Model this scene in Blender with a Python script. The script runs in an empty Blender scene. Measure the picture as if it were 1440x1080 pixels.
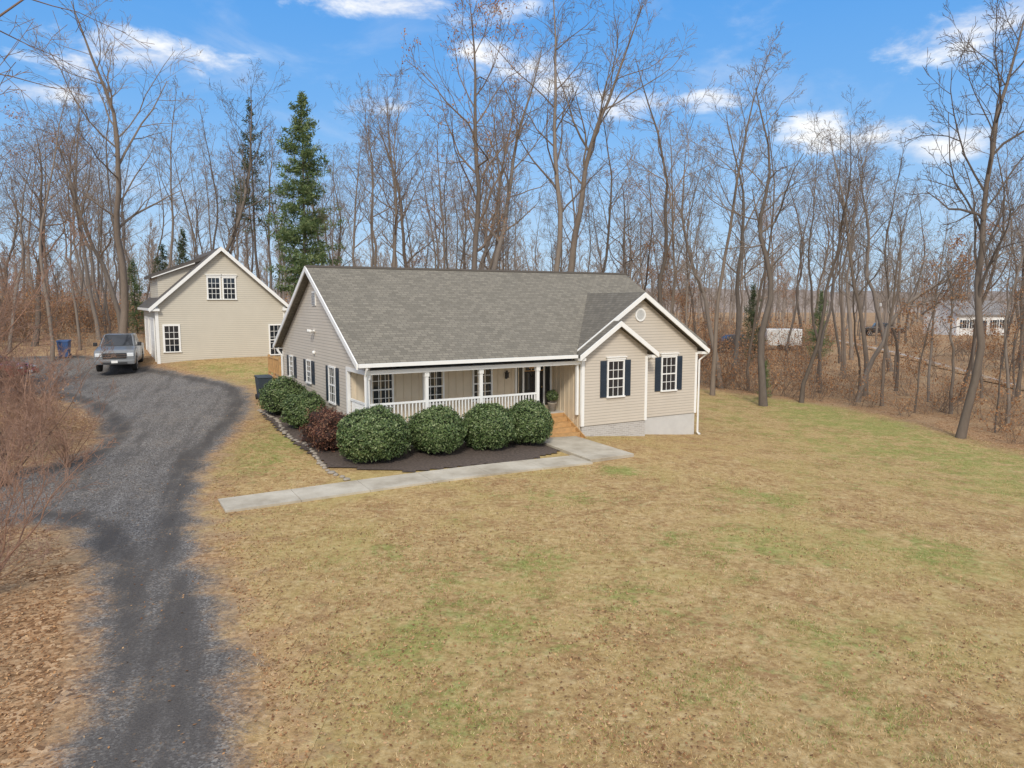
import bpy, bmesh, math, random
import numpy as np
from mathutils import Vector, Matrix, noise
R=math.radians
random.seed(11); rng=np.random.default_rng(11)
scene=bpy.context.scene; C=scene.collection
F=1040.0; PIT=math.atan(115/F); CAMH=5.13
cp,sp=math.cos(PIT),math.sin(PIT)
TH=R(30); OX,OY=2.695,28.24
def pdir(px,py):
    u=(540-py)/F
    return Vector(((px-720)/F, cp+u*sp, -sp+u*cp))
def loc2w(u,v): return (OX+u*math.cos(TH)-v*math.sin(TH), OY+u*math.sin(TH)+v*math.cos(TH))
# ------------------------------------------------------------------ terrain
ctrl=np.array([(0,0,0),(-8,8,0),(8,8,-.1),(0,18,0),(-10,18,.05),(10,18,-.3),(2.7,27,.0),(2,24,0),(-4.4,22.8,.15),(-7.2,18.3,0),
(-6.5,25,.3),(-10.5,34,.9),(7.9,31.3,-.6),(5,29,-.25),(8.5,26.5,-.3),(-15,30,.7),(-21.6,41,1.4),(-20,42.5,1.75),(-13,47,1.85),(-16,52,2),(20,20,-.95),(14.5,27,-.85),
(18,36,-1.0),(30,30,-1.3),(25,50,-1.1),(5,50,-.2),(-5,45,.9),(60,100,0),(40,80,-.4),(0,90,.6),(-40,90,2.6),(-40,40,1.8),(-30,20,.6),
(-25,5,.2),(30,0,-.8),(0,-20,0),(-40,-20,0),(40,-20,-1),(0,150,1),(110,60,-1),(-110,60,3),(150,150,0),(-150,150,3),(110,-20,-1),(-110,-20,0)],float)
S_=40.0
def ker(r2): return 0.5*r2*np.log(r2+1e-9)
_P=ctrl[:,:2]/S_; _n=len(_P)
_K=ker(((_P[:,None,:]-_P[None,:,:])**2).sum(-1))+np.eye(_n)*0.002
_A=np.zeros((_n+3,_n+3)); _A[:_n,:_n]=_K; _A[:_n,_n]=1; _A[:_n,_n+1:]=_P; _A[_n,:_n]=1; _A[_n+1:,:_n]=_P.T
_W=np.linalg.solve(_A,np.concatenate([ctrl[:,2],np.zeros(3)]))
def tza(x,y):
    x=np.asarray(x,float).ravel(); y=np.asarray(y,float).ravel(); out=np.empty_like(x)
    for i in range(0,len(x),20000):
        q=np.stack([x[i:i+20000],y[i:i+20000]],1)/S_
        k=ker(((q[:,None,:]-_P[None])**2).sum(-1))
        out[i:i+20000]=k@_W[:_n]+_W[_n]+q@_W[_n+1:]
    r=np.hypot(x,y-50); f=np.clip((240-r)/110,0,1); f=f*f*(3-2*f)
    return out*f+0.5*(1-f)
def tz(x,y): return float(tza([x],[y])[0])
def gp(px,py):
    d=pdir(px,py); prev=3.0; t=3.0
    while t<300:
        if CAMH+d.z*t < tz(d.x*t,d.y*t): break
        prev=t; t+=max(.5,t*.03)
    a,b=prev,t
    for _ in range(14):
        m=(a+b)/2
        if CAMH+d.z*m < tz(d.x*m,d.y*m): b=m
        else: a=m
    return (d.x*b,d.y*b)
def xyd(px,d,dz=-4.5): return ((px-720)/F*d,(d+dz*sp)/cp)
def chaikin(P,n=2):
    for _ in range(n):
        Q=[]
        for i in range(len(P)):
            a=P[i];b=P[(i+1)%len(P)]
            Q+= [(a[0]*.75+b[0]*.25,a[1]*.75+b[1]*.25),(a[0]*.25+b[0]*.75,a[1]*.25+b[1]*.75)]
        P=Q
    return P
def sdpoly(poly,x,y):
    x=np.asarray(x,float).ravel();y=np.asarray(y,float).ravel()
    d=np.full(x.shape,1e9); ins=np.zeros(x.shape,bool)
    n=len(poly)
    for i in range(n):
        x1,y1=poly[i];x2,y2=poly[(i+1)%n]
        ex,ey=x2-x1,y2-y1; L=ex*ex+ey*ey+1e-12
        t=np.clip(((x-x1)*ex+(y-y1)*ey)/L,0,1)
        d=np.minimum(d,np.hypot(x-x1-t*ex,y-y1-t*ey))
        if y1!=y2:
            c=((y1>y)!=(y2>y))&(x<(x2-x1)*(y-y1)/(y2-y1)+x1)
            ins^=c
    return np.where(ins,-d,d)
drive_px=[(66,1085),(84,950),(96,830),(96,775),(62,738),(0,748),(-160,770),(-160,690),(0,660),(70,648),(112,632),(132,612),(125,590),(90,566),(40,556),(-160,562),(-160,503),(60,500),(140,498),(205,512),(250,520),(300,530),(350,541),(364,555),(362,582),(335,618),(306,650),(292,700),(303,760),(332,850),(364,940),(392,1085)]
dw=[gp(*p) for p in drive_px]
drive=chaikin([(-6.3,-14)]+dw+[(-2.4,-14)],2)
lawn=chaikin([(-2.6,-16)]+[gp(*p) for p in [(388,1080),(362,940),(302,760),(290,700),(303,650),(333,620),(362,582),(364,553),(300,530),(215,513)]]+
   [(-17,47),(-8,49),(4,46),(10,49)]+[gp(*p) for p in [(985,546),(1100,561),(1200,575),(1300,600),(1440,640)]]+[(24,20),(45,5),(60,-16)],2)
# ------------------------------------------------------------------ node helpers
def nd(nt,t,ins=None,**pr):
    n=nt.nodes.new(t)
    for k,v in pr.items(): setattr(n,k,v)
    for k,v in (ins or {}).items():
        s=n.inputs[k]
        if isinstance(v,bpy.types.NodeSocket): nt.links.new(v,s)
        else: s.default_value=v
    return n
def M(nt,op,a,b=None,c=None,clamp=False):
    ins={0:a}
    if b is not None: ins[1]=b
    if c is not None: ins[2]=c
    n=nd(nt,'ShaderNodeMath',ins,operation=op); n.use_clamp=clamp
    return n.outputs[0]
def col4(c): return tuple(c)+(1,) if len(c)==3 else c
def mixc(nt,f,a,b,blend='MIX'):
    n=nt.nodes.new('ShaderNodeMix'); n.data_type='RGBA'; n.blend_type=blend
    for i,v in ((0,f),(6,a),(7,b)):
        if isinstance(v,bpy.types.NodeSocket): nt.links.new(v,n.inputs[i])
        else: n.inputs[i].default_value=v if i==0 else col4(v)
    return n.outputs[2]
def ramp(nt,f,st):
    n=nt.nodes.new('ShaderNodeValToRGB'); nt.links.new(f,n.inputs[0])
    cr=n.color_ramp
    while len(cr.elements)<len(st): cr.elements.new(.5)
    for e,(p,c) in zip(cr.elements,st): e.position=p; e.color=col4(c) if not isinstance(c,(int,float)) else (c,c,c,1)
    return n.outputs[0]
def noi(nt,vec,sc,det=4,rough=.55,dist=0):
    return nd(nt,'ShaderNodeTexNoise',{'Vector':vec,'Scale':sc,'Detail':det,'Roughness':rough,'Distortion':dist}).outputs[0]
def sstep(nt,v,a,b): 
    n=nd(nt,'ShaderNodeMapRange',{0:v,1:a,2:b,3:0.,4:1.},interpolation_type='SMOOTHSTEP'); return n.outputs[0]
def newmat(name):
    m=bpy.data.materials.new(name); m.use_nodes=True; nt=m.node_tree
    return m,nt,nt.nodes['Principled BSDF']
def bump(nt,bs,h,st=.5,dist=.02):
    b=nd(nt,'ShaderNodeBump',{'Height':h,'Strength':st,'Distance':dist}); nt.links.new(b.outputs[0],bs.inputs['Normal'])
def simple(name,c,rough=.6,var=.12,sc=4,bst=0,metal=0,spec=.5,coat=0):
    m,nt,bs=newmat(name)
    pos=nd(nt,'ShaderNodeTexCoord').outputs['Object']
    n=noi(nt,pos,sc,5)
    cc=mixc(nt,n,tuple(x*(1-var*2) for x in c),tuple(min(1,x*(1+var*2)) for x in c))
    nt.links.new(cc,bs.inputs['Base Color']); bs.inputs['Roughness'].default_value=rough; bs.inputs['Metallic'].default_value=metal
    bs.inputs['Specular IOR Level'].default_value=spec; bs.inputs['Coat Weight'].default_value=coat
    if bst: bump(nt,bs,noi(nt,pos,sc*8,4),bst,.02)
    return m
def barkmat(name,c,sc=1.2):
    # every tree gets its own shade of grey or brown
    m,nt,bs=newmat(name)
    oi=nd(nt,'ShaderNodeObjectInfo'); r=oi.outputs['Random']; pos=nd(nt,'ShaderNodeNewGeometry').outputs['Position']
    n=noi(nt,nd(nt,'ShaderNodeMapping',{'Vector':pos,'Scale':(3,3,.8)}).outputs[0],sc*2,5,.65)
    a=mixc(nt,r,tuple(x*y for x,y in zip(c,(.60,.58,.57))),tuple(x*y for x,y in zip(c,(1.45,1.46,1.48))))
    a=mixc(nt,M(nt,'MULTIPLY',M(nt,'FRACT',M(nt,'MULTIPLY',r,7.3)),.7),a,tuple(x*y for x,y in zip(c,(1.1,.96,.82))))
    a=mixc(nt,n,mixc(nt,.45,a,(.03,.025,.02)),mixc(nt,.12,a,(.6,.57,.53)))
    nt.links.new(a,bs.inputs['Base Color']); bs.inputs['Roughness'].default_value=.92; bs.inputs['Specular IOR Level'].default_value=.2
    return m
def island(name,cols,rough=.7,trans=0.0,attr=None,gcols=None):
    m,nt,bs=newmat(name)
    r=nd(nt,'ShaderNodeNewGeometry').outputs['Random Per Island']
    k=len(cols)
    c=ramp(nt,r,[(i/(k-1) if k>1 else 0,cc) for i,cc in enumerate(cols)])
    if attr:
        a=nd(nt,'ShaderNodeAttribute',attribute_name=attr).outputs['Fac']
        r2=M(nt,'FRACT',M(nt,'MULTIPLY',r,17.31))
        g=ramp(nt,r,[(i/(len(gcols)-1),cc) for i,cc in enumerate(gcols)])
        c=mixc(nt,M(nt,'LESS_THAN',r2,a),c,g)
    nt.links.new(c,bs.inputs['Base Color']); bs.inputs['Roughness'].default_value=rough
    bs.inputs['Specular IOR Level'].default_value=.25
    if trans:
        tr=nd(nt,'ShaderNodeBsdfTranslucent',{'Color':c}); mx=nd(nt,'ShaderNodeMixShader',{0:trans})
        out=[n for n in nt.nodes if n.type=='OUTPUT_MATERIAL'][0]
        nt.links.new(bs.outputs[0],mx.inputs[1]); nt.links.new(tr.outputs[0],mx.inputs[2]); nt.links.new(mx.outputs[0],out.inputs[0])
    return m
def siding(name,c,pitch=.115,vert=False):
    m,nt,bs=newmat(name)
    tc=nd(nt,'ShaderNodeTexCoord').outputs['Object']
    xyz=nd(nt,'ShaderNodeSeparateXYZ',{0:tc})
    f=M(nt,'FRACT',M(nt,'DIVIDE',M(nt,'ADD',xyz.outputs[2],10.0),pitch))
    line=sstep(nt,f,.0,.22)
    n=noi(nt,tc,1.2,5); n2=noi(nt,tc,14,3)
    base=mixc(nt,n,tuple(x*.9 for x in c),tuple(x*1.08 for x in c))
    base=mixc(nt,M(nt,'MULTIPLY',n2,.2),base,tuple(x*.8 for x in c))
    cc=mixc(nt,line,tuple(x*.5 for x in c),base)
    nt.links.new(cc,bs.inputs['Base Color']); bs.inputs['Roughness'].default_value=.55
    bump(nt,bs,M(nt,'SUBTRACT',1.0,f),.5,.012)
    return m
def shingle(name,axis,c):
    m,nt,bs=newmat(name)
    tc=nd(nt,'ShaderNodeTexCoord').outputs['Object']
    s=nd(nt,'ShaderNodeSeparateXYZ',{0:tc})
    a,b=(s.outputs[0],s.outputs[1]) if axis=='y' else (s.outputs[1],s.outputs[0])
    v=nd(nt,'ShaderNodeCombineXYZ',{0:a,1:M(nt,'MULTIPLY',b,1.15),2:0.0}).outputs[0]
    br=nd(nt,'ShaderNodeTexBrick',{'Vector':v,'Color1':col4(tuple(x*1.38 for x in c)),'Color2':col4(tuple(x*.7 for x in c)),'Mortar':col4(tuple(x*.42 for x in c)),'Scale':1.0,'Mortar Size':.012,'Bias':0.0,'Brick Width':.24,'Row Height':.145},offset=.37)
    n=noi(nt,tc,.5,7,.7); n2=noi(nt,tc,40,3)
    k=mixc(nt,M(nt,'MULTIPLY',n,.5),br.outputs[0],tuple(x*1.2 for x in c))
    k=mixc(nt,M(nt,'MULTIPLY',n2,.5),k,tuple(x*.7 for x in c))
    nt.links.new(k,bs.inputs['Base Color']); bs.inputs['Roughness'].default_value=.9
    bump(nt,bs,br.outputs[1],-.5,.02)
    return m
def ground_color(nt,pos,litter,green):
    nf=noi(nt,pos,7,9,.82); nm=noi(nt,pos,1.1,8,.75,.5); nl=noi(nt,pos,.2,7,.68,.8); n3=noi(nt,pos,3.2,6,.75)
    vo=nd(nt,'ShaderNodeTexVoronoi',{'Vector':pos,'Scale':16.0}).outputs['Color']
    vs=nd(nt,'ShaderNodeSeparateColor',{0:vo}).outputs[0]
    dry=ramp(nt,nf,[(.30,(.17,.10,.04)),(.45,(.38,.255,.11)),(.58,(.53,.38,.185)),(.72,(.72,.56,.33))])
    brn=ramp(nt,nf,[(.3,(.12,.066,.03)),(.5,(.31,.18,.085)),(.7,(.50,.32,.16))])
    pale=ramp(nt,nf,[(.3,(.38,.275,.13)),(.6,(.67,.53,.31))])
    dry=mixc(nt,M(nt,'MULTIPLY',sstep(nt,nm,.46,.62),.75),dry,brn)
    dry=mixc(nt,M(nt,'MULTIPLY',sstep(nt,n3,.5,.66),.5),dry,pale)
    dry=mixc(nt,M(nt,'MULTIPLY',sstep(nt,nl,.46,.62),.35),dry,(.42,.36,.12))
    grn=ramp(nt,nf,[(.3,(.10,.13,.03)),(.5,(.25,.28,.075)),(.72,(.45,.44,.17))])
    gm=M(nt,'ADD',green,M(nt,'MULTIPLY',M(nt,'SUBTRACT',nl,.5),1.3))
    gm=M(nt,'ADD',gm,M(nt,'MULTIPLY',M(nt,'SUBTRACT',nm,.5),2.3)); gm=M(nt,'ADD',gm,M(nt,'MULTIPLY',M(nt,'SUBTRACT',n3,.5),2.0))
    c=mixc(nt,M(nt,'MULTIPLY',sstep(nt,gm,.22,.85),.8),dry,grn)
    lit=ramp(nt,vs,[(0,(.13,.068,.033)),(.35,(.29,.16,.078)),(.7,(.43,.255,.13)),(1,(.58,.40,.24))])
    lit=mixc(nt,sstep(nt,nm,.4,.7),lit,ramp(nt,nf,[(.3,(.19,.115,.06)),(.7,(.53,.365,.21))]))
    lit=mixc(nt,M(nt,'MULTIPLY',sstep(nt,nl,.45,.6),.4),lit,(.44,.33,.20))
    spots=M(nt,'MULTIPLY',M(nt,'GREATER_THAN',vs,.86),sstep(nt,nm,.42,.6))
    c=mixc(nt,M(nt,'MULTIPLY',spots,.5),c,(.28,.15,.07))
    lm=M(nt,'ADD',litter,M(nt,'MULTIPLY',M(nt,'SUBTRACT',nm,.5),1.3))
    return mixc(nt,sstep(nt,lm,.25,.75),c,lit), nf
# ------------------------------------------------------------------ mesh helpers
class MB:
    def __init__(s): s.v=[];s.f=[];s.m=[]
    def add(s,vs,fs,mi=0):
        b=len(s.v); s.v+= [tuple(q) for q in vs]
        for f in fs: s.f.append(tuple(b+i for i in f)); s.m.append(mi)
    def box(s,x0,x1,y0,y1,z0,z1,mi=0):
        s.add([(x0,y0,z0),(x1,y0,z0),(x1,y1,z0),(x0,y1,z0),(x0,y0,z1),(x1,y0,z1),(x1,y1,z1),(x0,y1,z1)],
              [(0,3,2,1),(4,5,6,7),(0,1,5,4),(1,2,6,5),(2,3,7,6),(3,0,4,7)],mi)
    def prism(s,pts,ext,mi=0):
        n=len(pts); e=Vector(ext)
        s.add([Vector(p) for p in pts]+[Vector(p)+e for p in pts],[tuple(range(n)),tuple(range(2*n-1,n-1,-1))]+[(i,i+n,(i+1)%n+n,(i+1)%n) for i in range(n)],mi)
    def tube(s,pts,rad,sides=6,mi=0,caps=False):
        b=len(s.v); n=len(pts)
        for i,p in enumerate(pts):
            d=(pts[min(i+1,n-1)]-pts[max(i-1,0)])
            if d.length<1e-9: d=Vector((0,0,1))
            d.normalize()
            a=d.cross(Vector((0.31,0.95,0.05))) 
            if a.length<.15: a=d.cross(Vector((1,0,0)))
            a.normalize(); c=d.cross(a); r=rad[i]
            for k in range(sides):
                t=2*math.pi*k/sides; s.v.append(tuple(p+a*(r*math.cos(t))+c*(r*math.sin(t))))
        for i in range(n-1):
            for k in range(sides):
                k2=(k+1)%sides
                s.f.append((b+i*sides+k,b+i*sides+k2,b+(i+1)*sides+k2,b+(i+1)*sides+k)); s.m.append(mi)
        if caps:
            s.f.append(tuple(b+k for k in range(sides))[::-1]); s.m.append(mi)
            s.f.append(tuple(b+(n-1)*sides+k for k in range(sides))); s.m.append(mi)
    def lathe(s,prof,c=(0,0,0),n=16,axis='z',mi=0):
        b=len(s.v)
        for r,h in prof:
            for k in range(n):
                t=2*math.pi*k/n; x,y=r*math.cos(t),r*math.sin(t)
                p={'z':(x,y,h),'x':(h,x,y),'y':(x,h,y)}[axis]
                s.v.append((c[0]+p[0],c[1]+p[1],c[2]+p[2]))
        for i in range(len(prof)-1):
            for k in range(n):
                k2=(k+1)%n; s.f.append((b+i*n+k,b+i*n+k2,b+(i+1)*n+k2,b+(i+1)*n+k)); s.m.append(mi)
        s.f.append(tuple(b+k for k in range(n))[::-1]); s.m.append(mi)
        s.f.append(tuple(b+(len(prof)-1)*n+k for k in range(n))); s.m.append(mi)
    def build(s,name,mats,parent=None,smooth=False,bevel=0):
        me=bpy.data.meshes.new(name); me.from_pydata(s.v,[],s.f)
        if not isinstance(mats,(list,tuple)): mats=[mats]
        for m in mats: me.materials.append(m)
        me.polygons.foreach_set('material_index',s.m)
        if len(s.f)<4000:
            bm=bmesh.new(); bm.from_mesh(me); bmesh.ops.recalc_face_normals(bm,faces=bm.faces); bm.to_mesh(me); bm.free()
        if smooth: me.polygons.foreach_set('use_smooth',[True]*len(me.polygons))
        me.update()
        o=bpy.data.objects.new(name,me); C.objects.link(o)
        if parent: o.parent=parent
        if bevel:
            b=o.modifiers.new('bevel','BEVEL'); b.width=bevel; b.segments=3; b.limit_method='ANGLE'; b.angle_limit=R(25)
        return o
    def arr(s): return np.array(s.v,float),np.array(s.f,int),np.array(s.m,int)
def boxes(name,mat,parent,*bs):
    for q in bs:
        b=MB(); b.box(*q); o=b.build(name,mat,parent)
    return o
def prisms(name,mat,parent,*ps):
    for pts,ext in ps:
        b=MB(); b.prism(pts,ext); o=b.build(name,mat,parent)
    return o
def npmesh(name,V,Fc,mats,midx=None,parent=None,attrs=None,smooth=False):
    me=bpy.data.meshes.new(name); k=Fc.shape[1]
    me.vertices.add(len(V)); me.vertices.foreach_set('co',V.astype(np.float32).ravel())
    me.loops.add(Fc.size); me.loops.foreach_set('vertex_index',Fc.astype(np.int32).ravel())
    me.polygons.add(len(Fc)); me.polygons.foreach_set('loop_start',np.arange(0,Fc.size,k,dtype=np.int32))
    try: me.polygons.foreach_set('loop_total',np.full(len(Fc),k,dtype=np.int32))
    except Exception: pass
    for m in mats: me.materials.append(m)
    if midx is not None: me.polygons.foreach_set('material_index',midx.astype(np.int32))
    if smooth: me.polygons.foreach_set('use_smooth',np.ones(len(Fc),bool))
    for an,av in (attrs or {}).items():
        a=me.attributes.new(an,'FLOAT','POINT'); a.data.foreach_set('value',av.astype(np.float32))
    me.update(calc_edges=True); me.validate()
    o=bpy.data.objects.new(name,me); C.objects.link(o)
    if parent: o.parent=parent
    return o
def tag(o,label=None,cat=None,group=None,kind=None):
    if label: o['label']=label
    if cat: o['category']=cat
    if group: o['group']=group
    if kind: o['kind']=kind
    return o
def empty(name,loc=(0,0,0),rz=0,label=None,cat=None,group=None):
    o=bpy.data.objects.new(name,None); C.objects.link(o); o.location=loc; o.rotation_euler=(0,0,rz); o.empty_display_size=.3
    return tag(o,label,cat,group)
# ------------------------------------------------------------------ materials
WHITE=simple('white_paint',(.84,.84,.82),.45,.03)
SID=siding('house_siding',(.60,.54,.46)); SIDG=siding('garage_siding',(.60,.555,.465))
BB=simple('batten_siding',(.66,.56,.42),.6,.06,3)  # tan, with the colour raised to stand in for light under the porch
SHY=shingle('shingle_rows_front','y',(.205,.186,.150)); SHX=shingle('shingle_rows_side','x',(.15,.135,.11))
NAVY=simple('navy_paint',(.02,.034,.055),.4,.1); BLACK=simple('black_paint',(.015,.015,.017),.35,.1)
GLASS=simple('window_glass',(.018,.022,.028),.06,.2,1.3,spec=.7)
WOOD=simple('stained_deck_wood',(.50,.30,.13),.55,.22,6,.1)
m,nt,bs=newmat('concrete'); pos=nd(nt,'ShaderNodeNewGeometry').outputs['Position']
c=ramp(nt,noi(nt,pos,.9,7,.65),[(.3,(.32,.27,.20)),(.5,(.50,.45,.36)),(.7,(.64,.59,.49))]); c=mixc(nt,M(nt,'MULTIPLY',noi(nt,pos,25,4),.4),c,(.31,.27,.21))
nt.links.new(c,bs.inputs['Base Color']); bs.inputs['Roughness'].default_value=.9; bump(nt,bs,noi(nt,pos,30,4),.3,.01); CONC=m
MULCH=simple('dark_mulch',(.105,.078,.062),.95,.48,14,.9)
STONE=simple('edging_stone_grey',(.32,.28,.23),.8,.35,5,.3)
BARK=barkmat('grey_bark',(.225,.192,.165)); BARKD=barkmat('dark_bark',(.135,.112,.096))
TWIG=barkmat('twig_bark',(.225,.17,.13)); TWIGG=barkmat('grey_twig_bark',(.235,.20,.17)); TWIGR=barkmat('reddish_twig_bark',(.33,.195,.135))
RUST=island('rust_leaves',[(.22,.095,.04),(.38,.18,.08),(.50,.27,.13),(.58,.37,.21)],trans=.3)
PINE=island('pine_needles',[(.08,.13,.05),(.15,.215,.085),(.22,.29,.12),(.30,.35,.17)],trans=.4)
PINEB=island('cedar_needles',[(.06,.085,.04),(.11,.14,.065),(.17,.185,.10)],trans=.35)
BUSH=island('bush_leaves',[(.038,.065,.024),(.075,.12,.042),(.13,.185,.065),(.24,.285,.14)],.4)
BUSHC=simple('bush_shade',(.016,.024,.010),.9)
REDB=island('red_bush_leaves',[(.06,.025,.02),(.13,.05,.035),(.19,.085,.055),(.26,.16,.10)])
m,nt,bs=newmat('foundation_brick'); tc=nd(nt,'ShaderNodeTexCoord').outputs['Object']; s=nd(nt,'ShaderNodeSeparateXYZ',{0:tc})
v=nd(nt,'ShaderNodeCombineXYZ',{0:M(nt,'ADD',s.outputs[0],s.outputs[1]),1:s.outputs[2],2:0.0}).outputs[0]
b=nd(nt,'ShaderNodeTexBrick',{'Vector':v,'Color1':(.50,.47,.44,1),'Color2':(.38,.35,.33,1),'Mortar':(.54,.53,.51,1),'Scale':1.0,'Mortar Size':.012,'Brick Width':.22,'Row Height':.075})
nt.links.new(b.outputs[0],bs.inputs['Base Color']); BRICK=m
# ------------------------------------------------------------------ ground
def axis(lo,hi,st,far,g=1.18):
    a=list(np.arange(lo,hi+.01,st)); s=st; x=hi
    while x<far: s*=g; x+=s; a.append(x)
    s=st; x=lo; b=[]
    while x>-far: s*=g; x-=s; b.append(x)
    return np.array(b[::-1]+a)
xs=axis(-34,34,.5,1500); ys=axis(-8,66,.5,1500)
X,Y=np.meshgrid(xs,ys); xf,yf=X.ravel(),Y.ravel(); zf=tza(xf,yf)
greens=[(610,860,1.2),(690,900,1.0),(670,990,.9),(740,790,1.3),(905,850,1.2),(1030,770,1.6),(1150,905,1.2),(580,915,.8),(1000,965,.9),(560,780,1.0),(1065,700,1.6),(700,860,1.3),(1290,770,1.5),(940,760,1.2),(800,700,1.2),(1200,1000,1.0),(620,820,1.1)]
gw=[gp(a,b)+(c,.5) for a,b,c in greens]+[gp(872,662)+(.7,1.1)]
def green_f(x,y):
    g=np.zeros_like(x)
    for gx,gy,r,am in gw: g=np.maximum(g,am*np.exp(-((x-gx)**2+(y-gy)**2)/(1.2*r*r)))
    k=np.clip((x-6)/12,0,1)*np.clip((y-13)/16,0,1); g=np.maximum(g,.66*k)
    lx,ly=gp(380,625); g=np.maximum(g,.75*np.exp(-(((x-lx)/2.2)**2+((y-ly)/5)**2)))
    lx,ly=gp(310,525); g=np.maximum(g,.5*np.exp(-(((x-lx)/9)**2+((y-ly)/5)**2)))
    return g
def litter_f(x,y):
    sd=sdpoly(lawn,x,y); l=np.clip((sd+2.2)/3.8,0,1)
    dd=sdpoly(drive,x,y); l=np.maximum(l,.6*np.exp(-np.clip(dd,0,9)/1.4)*(y<19))
    return l
gr=green_f(xf,yf); li=litter_f(xf,yf)
nx,ny=len(xs),len(ys); idx=np.arange(nx*ny).reshape(ny,nx)
Fq=np.stack([idx[:-1,:-1].ravel(),idx[:-1,1:].ravel(),idx[1:,1:].ravel(),idx[1:,:-1].ravel()],1)
m,nt,bs=newmat('lawn_and_leaf_litter'); pos=nd(nt,'ShaderNodeNewGeometry').outputs['Position']
la=nd(nt,'ShaderNodeAttribute',attribute_name='litter').outputs['Fac']; ga=nd(nt,'ShaderNodeAttribute',attribute_name='green').outputs['Fac']
c,h=ground_color(nt,pos,la,ga); nt.links.new(c,bs.inputs['Base Color']); bs.inputs['Roughness'].default_value=.95; bs.inputs['Specular IOR Level'].default_value=.15
bump(nt,bs,noi(nt,pos,12,7,.75),.6,.05)
g=npmesh('ground',np.stack([xf,yf,zf],1),Fq,[m],attrs={'green':gr,'litter':li},smooth=True); tag(g,'sloping dry tan lawn with green patches running into leaf covered wood floor','ground',kind='structure')
hx=np.linspace(-900,900,260); hz=np.array([11+4*noise.noise(Vector((a*.006,0,3)))+2.2*noise.noise(Vector((a*.05,0,9)))+1.2*noise.noise(Vector((a*.21,2,9))) for a in hx])
rows=[(330,0),(345,.55),(360,.85),(400,1.0),(520,.8)]
HV=np.concatenate([np.stack([hx,np.full_like(hx,y)+6*np.sin(hx*.02),hz*f],1) for y,f in rows]); ii=np.arange(len(rows)*260).reshape(len(rows),260)
HF=np.stack([ii[:-1,:-1].ravel(),ii[:-1,1:].ravel(),ii[1:,1:].ravel(),ii[1:,:-1].ravel()],1)
m,nt,bs=newmat('hazy_wood'); pos=nd(nt,'ShaderNodeNewGeometry').outputs['Position']; mp_=nd(nt,'ShaderNodeMapping',{'Vector':pos,'Scale':(1,.3,.35)}).outputs[0]
c=ramp(nt,noi(nt,mp_,.6,8,.8),[(.3,(.17,.14,.12)),(.6,(.30,.25,.22)),(.75,(.38,.33,.29))]); nt.links.new(c,bs.inputs['Base Color']); bs.inputs['Roughness'].default_value=1
tag(npmesh('hills',HV,HF,[m]),'low hazy wooded ridge closing the horizon','hill',kind='structure')
def sheet(name,poly,mat,off,st,label='',cat='',margin=.45,kind='structure'):
    P=np.array(poly); x0,y0=P.min(0)-1; x1,y1=P.max(0)+1
    ax=np.arange(x0,x1,st); ay=np.arange(y0,y1,st); GX,GY=np.meshgrid(ax,ay); sd=sdpoly(poly,GX,GY).reshape(GX.shape)
    idx=np.arange(GX.size).reshape(GX.shape)
    keep=(np.minimum.reduce([sd[:-1,:-1],sd[:-1,1:],sd[1:,1:],sd[1:,:-1]])<margin).ravel()
    Fc=np.stack([idx[:-1,:-1].ravel(),idx[:-1,1:].ravel(),idx[1:,1:].ravel(),idx[1:,:-1].ravel()],1)[keep]
    used=np.unique(Fc); mp=np.full(GX.size,-1); mp[used]=np.arange(len(used)); Fc=mp[Fc]
    vx,vy=GX.ravel()[used],GY.ravel()[used]; vz=tza(vx,vy)+off
    o=npmesh(name,np.stack([vx,vy,vz],1),Fc,[mat],attrs={'edge':sd.ravel()[used],'green':green_f(vx,vy),'litter':litter_f(vx,vy)},smooth=True)
    return tag(o,label,cat,kind=kind)
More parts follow.
